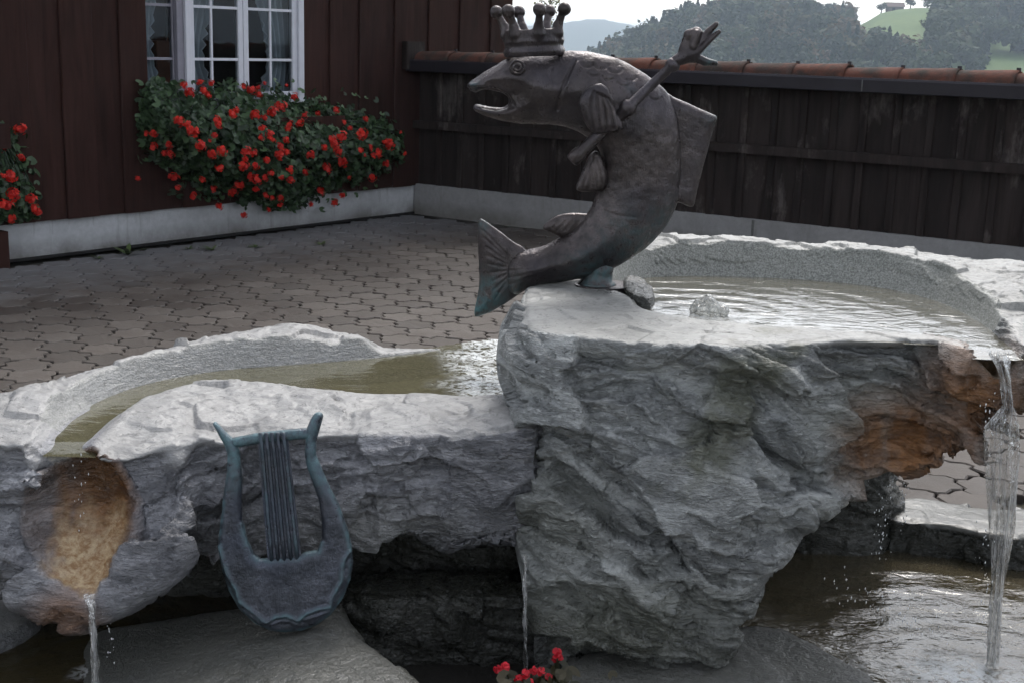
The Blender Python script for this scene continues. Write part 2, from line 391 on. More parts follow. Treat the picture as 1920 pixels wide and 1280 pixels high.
def cloth_material():
    t = NT('white net curtain'); P = t.coord(which='Position'); n = t.noise(P, 60, 3, 0.6)
    d = t.n('BsdfDiffuse', Color=t.mix(n, (0.42, 0.48, 0.54), (0.62, 0.68, 0.74))); tr = t.n('BsdfTranslucent', Color=(0.4, 0.45, 0.5))
    m = t.n('MixShader', i0=0.3, i1=d.outputs[0], i2=tr.outputs[0]); t.t.links.new(m.outputs[0], t.out.inputs[0]); return t.m
MAT_CLOTH = cloth_material()

def glass_pane():
    t = NT('window glass'); fr = t.n('Fresnel', IOR=1.5)
    n = t.noise(t.coord(which='Position'), 2.5, 2, 0.5)
    gl = t.n('BsdfGlossy', Color=(0.9, 0.92, 0.95), Roughness=0.02, Normal=t.bump(n, 0.2, 0.01)); tp = t.n('BsdfTransparent', Color=(0.80, 0.84, 0.86))
    m = t.n('MixShader', i0=t.math('MULTIPLY', fr, 1.0), i1=tp.outputs[0], i2=gl.outputs[0]); t.t.links.new(m.outputs[0], t.out.inputs[0]); return t.m
MAT_GLASS = glass_pane()

def water_material(name, tint, clear, scale, amp, rings=None, foamc=(0.7, 0.72, 0.72), ior=1.33):
    """still or rippled water: fresnel reflection over a tinted see-through body; attribute foam = aerated white water"""
    t = NT(name); P = t.coord(which='Position')
    n1 = t.noise(t.coord((1, 1.9, 1), 'Position'), scale, 4, 0.55, 0.9); n2 = t.noise(P, scale * 3.1, 3, 0.55, 0.6)
    h = t.math('ADD', t.math('MULTIPLY', n1, 1.0), t.math('MULTIPLY', n2, 0.33))
    for (cx, cy, freq, a) in rings or []:
        mp = t.n('Mapping'); t.set(mp.inputs[0], t.n('NewGeometry').outputs['Position']); mp.inputs['Location'].default_value = (-cx, -cy, 0)
        sp = t.n('SeparateXYZ', i0=mp.outputs[0]); r = t.math('SQRT', t.math('ADD', t.math('POWER', sp.outputs[0], 2.0), t.math('POWER', sp.outputs[1], 2.0)))
        rr = t.math('ADD', r, t.math('MULTIPLY', n1, 0.10))
        w = t.math('MULTIPLY', t.math('SINE', t.math('MULTIPLY', rr, freq)), t.mr(r, 0.0, 1.3, a, 0.12 * a))
        h = t.math('ADD', h, w)
    nm = t.bump(h, 1.0, amp)
    foam = t.attr('foam')
    fr = t.n('Fresnel', IOR=ior, Normal=nm)
    gl = t.n('BsdfGlossy', Color=(0.95, 0.96, 0.97), Roughness=0.06, Normal=nm)
    tp = t.n('BsdfTransparent', Color=tint); df = t.n('BsdfDiffuse', Color=tuple(clear), Normal=nm)
    body = t.n('MixShader', i0=0.45, i1=tp.outputs[0], i2=df.outputs[0])
    m = t.n('MixShader', i0=fr.outputs[0], i1=body.outputs[0], i2=gl.outputs[0])
    fm = t.n('BsdfDiffuse', Color=foamc, Normal=nm)
    ff = t.math('MULTIPLY', foam, t.mr(t.noise(P, max(scale, 14) * 2.6, 4, 0.75, 0.6), 0.42, 0.56), True)
    m2 = t.n('MixShader', i0=ff, i1=m.outputs[0], i2=fm.outputs[0])
    t.t.links.new(m2.outputs[0], t.out.inputs[0]); return t.m
MAT_WATER_UP = water_material('rippled basin water', (0.72, 0.66, 0.48), (0.27, 0.255, 0.20), 6, 0.0085, [(0.64, 4.20, 50, 0.15)], ior=2.1)
MAT_WATER_LOW = water_material('calm basin water', (0.72, 0.68, 0.50), (0.17, 0.16, 0.10), 7, 0.003, ior=1.4)
MAT_WATER_POOL = water_material('pool water', (0.42, 0.34, 0.18), (0.16, 0.135, 0.085), 7, 0.008, [(1.40, 3.66, 42, 0.12)], ior=1.6)
MAT_WATER_POOL_L = water_material('small pool water', (0.42, 0.34, 0.2), (0.075, 0.06, 0.03), 6, 0.006, [(-1.16, 3.45, 55, 0.5)])
def falling_water():
    t = NT('falling water'); P = t.coord((90, 90, 5), 'Position'); n = t.noise(P, 1.0, 4, 0.6, 0.5); n2 = t.noise(t.coord((60, 60, 18), 'Position'), 1.0, 4, 0.65)
    nm = t.bump(t.math('ADD', n, n2), 1.0, 0.02)
    gl = t.n('BsdfGlossy', Color=(1, 1, 1), Roughness=0.04, Normal=nm); tp = t.n('BsdfTransparent', Color=(0.88, 0.88, 0.87))
    df = t.n('BsdfDiffuse', Color=(0.75, 0.75, 0.76)); tl = t.n('BsdfTranslucent', Color=(0.8, 0.8, 0.8))
    wh = t.n('MixShader', i0=0.5, i1=df.outputs[0], i2=tl.outputs[0])
    fr = t.n('Fresnel', IOR=1.5, Normal=nm)
    m = t.n('MixShader', i0=t.math('ADD', fr, 0.05, True), i1=tp.outputs[0], i2=gl.outputs[0])
    m = t.n('MixShader', i0=t.mr(n, 0.50, 0.66, 0.03, 0.6), i1=m.outputs[0], i2=wh.outputs[0])
    hole = t.n('BsdfTransparent', Color=(0.97, 0.97, 0.97)); n5 = t.noise(t.coord((75, 75, 3.2), 'Position'), 1.3, 3, 0.6, 0.4)
    m = t.n('MixShader', i0=t.mr(n5, 0.38, 0.50, 0.15, 1.0), i1=hole.outputs[0], i2=m.outputs[0])
    t.t.links.new(m.outputs[0], t.out.inputs[0]); return t.m
MAT_FALL = falling_water()
def clear_water():
    t = NT('bubbling water'); P = t.coord(which='Position'); nm = t.bump(t.noise(P, 60, 3, 0.6, 1.0), 0.8, 0.01)
    gl = t.n('BsdfGlossy', Color=(1, 1, 1), Roughness=0.03, Normal=nm); tp = t.n('BsdfTransparent', Color=(0.82, 0.82, 0.80))
    m = t.n('MixShader', i0=t.math('ADD', t.n('Fresnel', IOR=1.45, Normal=nm), 0.02, True), i1=tp.outputs[0], i2=gl.outputs[0])
    wh = t.n('MixShader', i0=0.4, i1=t.n('BsdfDiffuse', Color=(.6, .61, .6)).outputs[0], i2=t.n('BsdfTranslucent', Color=(.6, .61, .6)).outputs[0])
    m = t.n('MixShader', i0=t.mr(t.noise(P, 70, 3, .7), .48, .6, .1, .8), i1=m.outputs[0], i2=wh.outputs[0])
    t.t.links.new(m.outputs[0], t.out.inputs[0]); return t.m
MAT_CLEAR = clear_water()

def paver_material():
    t = NT('interlocking concrete paver'); P = t.coord(which='Position')
    rnd = t.math('FRACT', t.math('ADD', t.n('ObjectInfo').outputs['Random'], t.attr('rnd')))
    n1 = t.noise(P, 0.75, 5, 0.6, 0.4); n2 = t.noise(P, 45, 5, 0.7); n3 = t.noise(P, 5, 5, 0.65)
    c = t.mix(rnd, (0.056, 0.047, 0.040), (0.125, 0.107, 0.093))
    c = t.mix(t.mr(n2, 0.3, 0.7, 0.45, 0), c, (0.07, 0.06, 0.055))
    c = t.mix(t.mr(n3, 0.42, 0.66, 0, 0.75), c, (0.075, 0.060, 0.050))
    dot = t.n('VectorMath', {'operation': 'DOT_PRODUCT'}); t.set(dot.inputs[0], t.n('NewGeometry').outputs['Position']); dot.inputs[1].default_value = (0.7876, -0.6162, 0)
    wd = t.math('ADD', dot.outputs['Value'], t.mr(n3, 0.3, 0.7, 8.87 - 0.3, 8.87 + 0.3))
    damp = t.math('MULTIPLY', t.mr(n1, 0.40, 0.58), t.mr(rnd, 0.15, 0.75, 1.0, 0.35))
    damp = t.math('MULTIPLY', damp, t.mr(wd, 0.8, 1.6))
    c = t.mix(t.math('MULTIPLY', damp, 0.8), c, (0.036, 0.026, 0.021))
    c = t.mix(t.mr(wd, 0.35, 1.5, 0.8, 0), c, (0.155, 0.155, 0.163))
    return t.pbr(Base_Color=c, Roughness=t.mr(damp, 0, 1, 0.8, 0.6), Normal=t.bump(t.math('ADD', n2, n3), 0.5, 0.005))
MAT_PAVER = paver_material()
def joint_material():
    t = NT('sandy joints'); P = t.coord(which='Position'); n = t.noise(P, 60, 5, 0.7); m = t.noise(P, 1.5, 4, 0.6)
    c = t.mix(n, (0.030, 0.025, 0.021), (0.070, 0.058, 0.048)); c = t.mix(t.mr(m, 0.5, 0.65, 0, 0.6), c, (0.03, 0.034, 0.015))
    return t.pbr(Base_Color=c, Roughness=0.95, Normal=t.bump(n, 0.6, 0.01))
MAT_JOINT = joint_material()
MAT_STRIP = plain('dusty pale paving', (0.215, 0.215, 0.222), 0.85, nscale=9, var=0.3, bump=0.4, bdist=0.004)

def leaf_material(name, a, b, gloss=0.45):
    t = NT(name); r = t.attr('rnd'); c = t.mix(r, a, b)
    p = t.n('BsdfPrincipled', Base_Color=c, Roughness=gloss); tl = t.n('BsdfTranslucent', Color=c)
    m = t.n('MixShader', i0=0.25, i1=p.outputs[0], i2=tl.outputs[0]); t.t.links.new(m.outputs[0], t.out.inputs[0]); return t.m
MAT_LEAF = leaf_material('geranium leaf', (0.018, 0.040, 0.018), (0.085, 0.15, 0.065))
MAT_LEAF_B = leaf_material('begonia leaf', (0.02, 0.022, 0.008), (0.05, 0.04, 0.015))
MAT_WEED = leaf_material('weed leaf', (0.045, 0.07, 0.025), (0.10, 0.14, 0.05))
MAT_BIRCH = leaf_material('birch leaf', (0.10, 0.11, 0.05), (0.22, 0.21, 0.11))
def petal_material(name, a, b):
    t = NT(name); r = t.math('FRACT', t.math('ADD', t.attr('rnd'), t.n('ObjectInfo').outputs['Random'])); c = t.mix(r, a, b)
    p = t.n('BsdfPrincipled', Base_Color=c, Roughness=0.55); tl = t.n('BsdfTranslucent', Color=c)
    m = t.n('MixShader', i0=0.3, i1=p.outputs[0], i2=tl.outputs[0]); t.t.links.new(m.outputs[0], t.out.inputs[0]); return t.m
MAT_PETAL = petal_material('scarlet petals', (0.50, 0.012, 0.010), (0.85, 0.045, 0.025))
MAT_PETAL_C = petal_material('crimson petals', (0.45, 0.006, 0.02), (0.75, 0.02, 0.04))
def forest_material():
    t = NT('autumn woodland'); r = t.attr('rnd'); q = t.attr('hue')
    c = t.mix(t.mr(q, 0.0, 0.55), (0.024, 0.040, 0.026), (0.055, 0.078, 0.030)); c = t.mix(t.mr(q, 0.65, 0.97), c, (0.125, 0.085, 0.042))
    c = t.mix(t.math('MULTIPLY', r, 0.6), c, tuple(x for x in (0.022, 0.03, 0.018)))
    p = t.n('BsdfPrincipled', Base_Color=c, Roughness=0.9); tl = t.n('BsdfTranslucent', Color=c)
    m = t.n('MixShader', i0=0.25, i1=p.outputs[0], i2=tl.outputs[0]); t.t.links.new(m.outputs[0], t.out.inputs[0]); return t.m
MAT_FOREST = forest_material()
def terrain_material():
    t = NT('meadow and earth'); P = t.coord(which='Position'); n = t.noise(P, 0.02, 5, 0.6); n2 = t.noise(P, 0.6, 4, 0.6)
    c = t.mix(t.mr(n, 0.35, 0.65), (0.075, 0.13, 0.032), (0.12, 0.175, 0.05)); c = t.mix(t.mr(n2, 0.4, 0.7, 0, 0.3), c, (0.05, 0.08, 0.02))
    return t.pbr(Base_Color=c, Roughness=0.95)
MAT_TERRAIN = terrain_material()
MAT_FARHILL = plain('distant wooded slope', (0.055, 0.075, 0.05), 0.95, nscale=0.03, var=0.5, bump=0.0)

# ------------------------------------------------------------------ the setting: terrain, hills
HW0 = np.array([-3.80, 9.53, 0.0]); HWD = np.array([2.77, 3.54, 0.0]); HWD /= np.linalg.norm(HWD); HWN = np.array([HWD[1], -HWD[0], 0])
FW0 = np.array([-1.03, 13.07, 0.0]); FWD = np.array([4.88, -3.25, 0.0]); FWD /= np.linalg.norm(FWD); FWN = np.array([FWD[1], -FWD[0], 0])
PIT = (-2.3, 2.9, 1.8, 4.8)
def house_u(px, py): return float(np.dot(atP(px, py, HW0, HWN) - HW0, HWD))
def fence_u(px, py): return float(np.dot(atP(px, py, FW0, FWN) - FW0, FWD))
ZUP = np.array([0, 0, 1.0])

CREST = np.array([(-40, -30), (0, -22), (28, -12), (52, 0.5), (69, 7), (85, 10), (100, 13), (118, 12), (125, 9), (138, 11), (150, 18.2), (162, 19.2), (180, 19.5), (190, 16), (203, 17), (222, 21), (260, 26), (330, 30), (600, 30)], float)
def hill_z(X, Y):
    c = np.interp(X * 560.0 / np.maximum(Y, 200.0), CREST[:, 0], CREST[:, 1])
    base = -26.0
    up = sstep(300.0, 560.0, Y) ** 0.8
    z = base + (c - base) * up
    return z + 1.2 * np.sin(X * 0.06 + Y * 0.031) * sstep(300, 400, Y) * (Y < 545)
def terrain_z(X, Y):
    s = (X - FW0[0]) * (-FWN[0]) + (Y - FW0[1]) * (-FWN[1])
    t = -(X - HW0[0]) * HWN[0] - (Y - HW0[1]) * HWN[1] - 9
    s = np.minimum(np.maximum(s, t) - 1.5, 9999)
    near = -0.06 - 0.16 * np.maximum(s, 0)
    z = np.where(s > 0, np.maximum(near, -26.0), -0.06)
    z = np.where(Y > 200, np.maximum(z, hill_z(X, Y)), z)
    inp = (X > PIT[0]) & (X < PIT[1]) & (Y > PIT[2]) & (Y < PIT[3])
    return np.where(inp, -0.5, z)
def make_terrain():
    xs = np.array([-4000, -2000, -900, -400, -180, -90, -50, -28, -16, -9, -5, -2.31, -2.29, -1, 0, 1, 2.89, 2.91, 5, 8, 12] + list(np.arange(18, 330, 7.0)) + [380, 480, 700, 1100, 2000, 4000], float)
    ys = np.array([-600, -100, -20, -4, 0, 1.79, 1.81, 3, 4.79, 4.81, 6, 8, 10, 12, 14, 16, 19, 24, 30, 40, 55, 80, 110, 140, 165, 190] + list(np.arange(200, 620, 9.0)) + [660, 760, 1000, 1600, 2600, 4000], float)
    X, Y = np.meshgrid(xs, ys, indexing='ij'); Z = terrain_z(X, Y)
    Z = np.where(Y > 620, np.maximum(Z - (Y - 620) * 0.03, -45), Z)
    V = np.stack([X, Y, Z], 2).reshape(-1, 3); nx, ny = X.shape
    I, J = np.meshgrid(np.arange(nx - 1), np.arange(ny - 1), indexing='ij'); a = (I * ny + J).ravel()
    Q = np.stack([a, a + ny, a + ny + 1, a + 1], 1)
    cx = V[Q].mean(1); court = (cx[:, 1] < 17) & (cx[:, 1] > -25)
    me = mesh_np('terrain', V, Q); me.materials.append(MAT_TERRAIN); me.materials.append(MAT_JOINT)
    me.polygons.foreach_set('material_index', court.astype(np.int32))
    return tag(obj('terrain', me), kind='structure')
make_terrain()

def make_far_hill():
    xs = np.linspace(-700, 900, 160); ys = np.linspace(1700, 2700, 30)
    X, Y = np.meshgrid(xs, ys, indexing='ij')
    top = np.interp(X * 2200 / Y, [-700, -200, 0, 60, 100, 135, 190, 260, 400, 900], [20, 30, 26, 33, 40.5, 41, 32, 12, -20, -40])
    n = fbm(np.stack([X.ravel() / 22, Y.ravel() / 22, X.ravel() * 0], 1), 4, 5).reshape(X.shape)
    Z = -45 + (top + 45) * sstep(1700, 2200, Y) * (1 - 0.3 * sstep(2300, 2700, Y)) + n * 4.5
    ny = Y.shape[1]; I, J = np.meshgrid(np.arange(159), np.arange(29), indexing='ij'); a = (I * ny + J).ravel()
    me = mesh_np('far_hill', np.stack([X, Y, Z], 2).reshape(-1, 3), np.stack([a, a + ny, a + ny + 1, a + 1], 1))
    return tag(obj('far_hill', me, MAT_FARHILL), kind='structure')
make_far_hill()

# leaf-clump trees for the far wood, joined into one mass
def clump_tree(rng, conifer, n=150):
    """unit-height tree of small tilted leaf-clump faces"""
    if conifer:
        z = rng.uniform(0.08, 1.0, n); r = (1 - z) * 0.21 * rng.uniform(0.5, 1.1, n) + 0.012; a = rng.uniform(0, 6.283, n)
        c = np.stack([r * np.cos(a), r * np.sin(a), z], 1); s = 0.05 + 0.05 * (1 - z)
    else:
        L = rng.integers(5, 8); cen = np.stack([rng.uniform(-.2, .2, L), rng.uniform(-.2, .2, L), rng.uniform(.42, .8, L)], 1); rad = rng.uniform(.14, .24, L)
        k = rng.integers(0, L, n); d = rng.normal(size=(n, 3)); d /= np.linalg.norm(d, axis=1)[:, None]
        c = cen[k] + d * (rad[k] * rng.uniform(0.6, 1.08, n))[:, None]; c[:, 2] = np.maximum(c[:, 2], 0.12); s = rng.uniform(.05, .08, n); out = d
    if conifer: out = np.stack([np.cos(a), np.sin(a), 0 * a + .5], 1)
    nrm = out * 1.3 + rng.normal(size=(n, 3)) * .55 + np.array([0, 0, .3]); nrm /= np.linalg.norm(nrm, axis=1)[:, None]
    u = np.cross(nrm, rng.normal(size=(n, 3))); u /= np.linalg.norm(u, axis=1)[:, None]; v = np.cross(nrm, u)
    s = np.asarray(s)[:, None]
    V = np.stack([c - u * s, c - v * s * .8, c + u * s, c + v * s * .8], 1).reshape(-1, 3)
    return V, rng.uniform(0, 1, n).repeat(4)
def make_forest():
    rng = np.random.default_rng(11); proto = [clump_tree(rng, k < 3, 130 if k < 3 else 190) for k in range(10)]
    VV, RR, HH, off = [], [], [], 0
    for _ in range(8500):
        Y = rng.uniform(325, 585); X = rng.uniform(20, 400) * Y / 560.0
        if len(VV) > 1750: break
        z = float(hill_z(np.array(X), np.array(Y)))
        v = np.array([X, Y, z]) - _C; px = 960 + FOC * (v @ _R) / (v @ _f); py = 640 - FOC * (v @ _U) / (v @ _f)
        if px < 1070 or py > 175: continue
        if 1590 < px < 1752 and py < 104 + 8 * math.sin(px * .05): continue      # hilltop meadow
        if 1845 < px < 1990 and py > 104: continue                                           # lower meadow
        con = rng.uniform() < (0.55 if px < 1330 else 0.3)
        k = rng.integers(0, 3) if con else rng.integers(3, 10)
        Vp, Rp = proto[k]; hgt = rng.uniform(9, 14) * (1.0 if con else 0.95); a = rng.uniform(0, 6.28)
        ca, sa = math.cos(a), math.sin(a); S = hgt * (1.0 if con else rng.uniform(0.95, 1.3))
        P = np.stack([(Vp[:, 0] * ca - Vp[:, 1] * sa) * S + X, (Vp[:, 0] * sa + Vp[:, 1] * ca) * S + Y, Vp[:, 2] * hgt + z - 0.5], 1)
        VV.append(P); RR.append(Rp); HH.append(np.full(len(P), rng.uniform(0, .25) if con else rng.uniform(0.1, 1.0)))
    V = np.concatenate(VV); Q = np.arange(len(V)).reshape(-1, 4)
    me = mesh_np('forest', V, Q, False, {'rnd': np.concatenate(RR), 'hue': np.concatenate(HH)})
    tag(obj('forest', me, MAT_FOREST), 'hazy mixed autumn woodland covering the hillside behind the tiled wall', 'forest', kind='stuff')
make_forest()

def ridge_tree(px, topy, hgt, label, seed, Y=556):
    rng = np.random.default_rng(seed); X = (px - 960) / FOC * Y * 1.0
    z = float(hill_z(np.array(X), np.array(float(Y))))
    Vp, Rp = clump_tree(rng, False, 260)
    P = Vp * np.array([hgt * 1.15, hgt * 1.15, hgt]) + np.array([X, Y, z])
    root = empty('hilltop_tree', (X, Y, z), label, 'tree', 'trees on the hilltop meadow')
    obj('crown', mesh_np('crown', P, np.arange(len(P)).reshape(-1, 4), False, {'rnd': Rp, 'hue': np.full(len(P), 0.3)}), MAT_FOREST, root)
    b = MB(); b.tube([(X, Y, z - .4), (X + .1, Y, z + hgt * .3), (X, Y, z + hgt * .6)], [.35, .26, .12], 6); b.build('trunk', MAT_BARK, root)
ridge_tree(1612, 0, 5.2, 'small round tree at the left of the hilltop barn', 1)
ridge_tree(1664, 0, 6.4, 'broad dark tree just right of the hilltop barn', 2)
ridge_tree(1694, 0, 7.0, 'tallest tree of the row on the hilltop meadow', 3)
ridge_tree(1724, 0, 6.0, 'last tree of the hilltop row, by the meadow edge', 4)
def make_barn():
    X = (1636 - 960) / FOC * 556; Y = 556.0; z = float(hill_z(np.array(X), np.array(Y)))
    root = empty('barn', (X, Y, z), 'tiny pitched roof barn between trees on the hilltop meadow', 'barn')
    b = MB(); b.box((X, Y, z + .9), (3.2, 0, 0), (0, 2, 0), (0, 0, 1.1)); b.build('wall', MAT_BARN, root)
    b = MB(); w, d_, e, r = 3.7, 2.5, 1.9, 3.7
    b.add([(X - w, Y - d_, z + e), (X + w, Y - d_, z + e), (X + w, Y, z + r), (X - w, Y, z + r), (X - w, Y + d_, z + e), (X + w, Y + d_, z + e)], [(0, 1, 2, 3), (3, 2, 5, 4), (0, 3, 4), (1, 5, 2), (0, 4, 5, 1)])
    b.build('roof', MAT_BARNROOF, root)
    b = MB(); b.box((X - 1, Y - 2.05, z + .75), (.6, 0, 0), (0, .06, 0), (0, 0, .75)); b.build('door', MAT_DARKTRIM, root)
make_barn()

# ------------------------------------------------------------------ courtyard paving
def paver_shape(rng, w=0.236, rp=0.206, gap=0.0045):
    hx, hy = w / 2, rp * 2 / 3
    c = np.array([(hx, -hy / 2), (hx, hy / 2), (0, hy), (-hx, hy / 2), (-hx, -hy / 2), (0, -hy)])
    pts = []
    for k in range(6):
        p, q = c[k], c[(k + 1) % 6]; e = q - p; nn = np.array([e[1], -e[0]])
        s = 1 if k < 3 else 1
        for t, a in ((0, 0), (0.28, 0.11), (0.72, -0.11)): pts.append(p + e * t + nn * a * s)
    pts = np.array(pts) + rng.normal(0, 0.0034, (18, 2))
    ctr = pts.mean(0); d = pts - ctr; L = np.linalg.norm(d, axis=1)[:, None]
    return ctr + d * (1 - gap / L), ctr + d * (1 - (gap + 0.007) / L)
def make_pavement():
    rng = np.random.default_rng(3)
    root = tag(obj('pavement', MB().mesh('pavement')), kind='structure')
    base = MB()                                                     # bedding sand, one sheet round the fountain pit
    x0, x1, y0, y1 = -9.0, 9.5, -3.0, 16.0; p = PIT; z = -0.040
    for (a, b, c, d) in ((x0, x1, p[3], y1), (x0, x1, y0, p[2]), (x0, p[0], p[2], p[3]), (p[1], x1, p[2], p[3])):
        base.add([(a, c, z), (b, c, z), (b, d, z), (a, d, z)], [(0, 1, 2, 3)])
    root.data = base.mesh('pavement'); root.data.materials.append(MAT_JOINT)
    variants = []
    for k in range(8):
        o, i = paver_shape(rng)
        b = MB(); zt = [0.0 + rng.normal(0, 0.0012) for _ in range(18)]
        vs = [(x, y, -0.05) for x, y in o] + [(x, y, -0.006) for x, y in o] + [(x, y, zz) for (x, y), zz in zip(i, zt)]
        fs = [tuple(range(36, 54))]
        for q in range(18):
            r = (q + 1) % 18; fs += [(q, r, 18 + r, 18 + q), (18 + q, 18 + r, 36 + r, 36 + q)]
        b.add(vs, fs); variants.append(b)
    meshes = []
    for b in variants: me = b.mesh('paver'); me.materials.append(MAT_PAVER); meshes.append(me)
    hid = [np.array(q, float) for q in ([(945, 660), (1180, 480), (1250, 450), (1930, 500), (1930, 700), (1830, 850), (1690, 890), (1500, 1000), (1500, 1300), (-10, 1300), (-10, 790), (160, 705), (450, 640), (560, 628), (640, 636), (745, 668)],)]
    cells = []
    ang = math.radians(-6); ca, sa = math.cos(ang), math.sin(ang)
    for j in range(-20, 75):
        for i in range(-45, 45):
            lx, ly = (i + 0.5 * (j % 2)) * 0.236, 4.0 + j * 0.206
            X, Y = lx * ca - ly * sa, lx * sa + ly * ca
            if not (-7 < X < 6.5 and 1.5 < Y < 14.5): continue
            if PIT[0] - .1 < X < PIT[1] + .1 and PIT[2] - .1 < Y < PIT[3] + .06: continue
            P = np.array([X, Y, 0.0])
            if np.dot(P - HW0, HWN) < 0.13 or np.dot(P - FW0, FWN) < 0.13: continue
            v = P - _C; dep = v @ _f
            px = 960 + FOC * (v @ _R) / dep if dep > .5 else -999; py = 640 - FOC * (v @ _U) / dep if dep > .5 else -999
            vis = -50 < px < 1970 and 380 < py < 1330
            if vis:
                for h in hid:
                    if poly_sdf(np.array([px]), np.array([py]), h)[0] < -14: vis = False
            cells.append((0 if vis else 1, dep, X, Y))
    cells.sort()
    rest = MB()
    for n, (h, dep, X, Y) in enumerate(cells):
        k = rng.integers(0, 8); dz = rng.normal(0, 0.0016); tx, ty = rng.normal(0, 0.009, 2); rz = ang + (math.pi if rng.uniform() < .5 else 0)
        if n < 300 and h == 0:
            o = bpy.data.objects.new('paver', meshes[k]); COL.objects.link(o); o.parent = root
            o.location = (X, Y, dz); o.rotation_euler = (tx, ty, rz)
        else:
            M = Matrix.Translation((X, Y, dz)) @ Matrix.Rotation(rz, 4, 'Z') @ Matrix.Rotation(tx, 4, 'X') @ Matrix.Rotation(ty, 4, 'Y')
            rest.add([M @ Vector(q) for q in variants[k].v], variants[k].f, rng.uniform())
    o = rest.build('paver_field', MAT_PAVER, root, attr='rnd'); o['kind'] = 'stuff'
make_pavement()

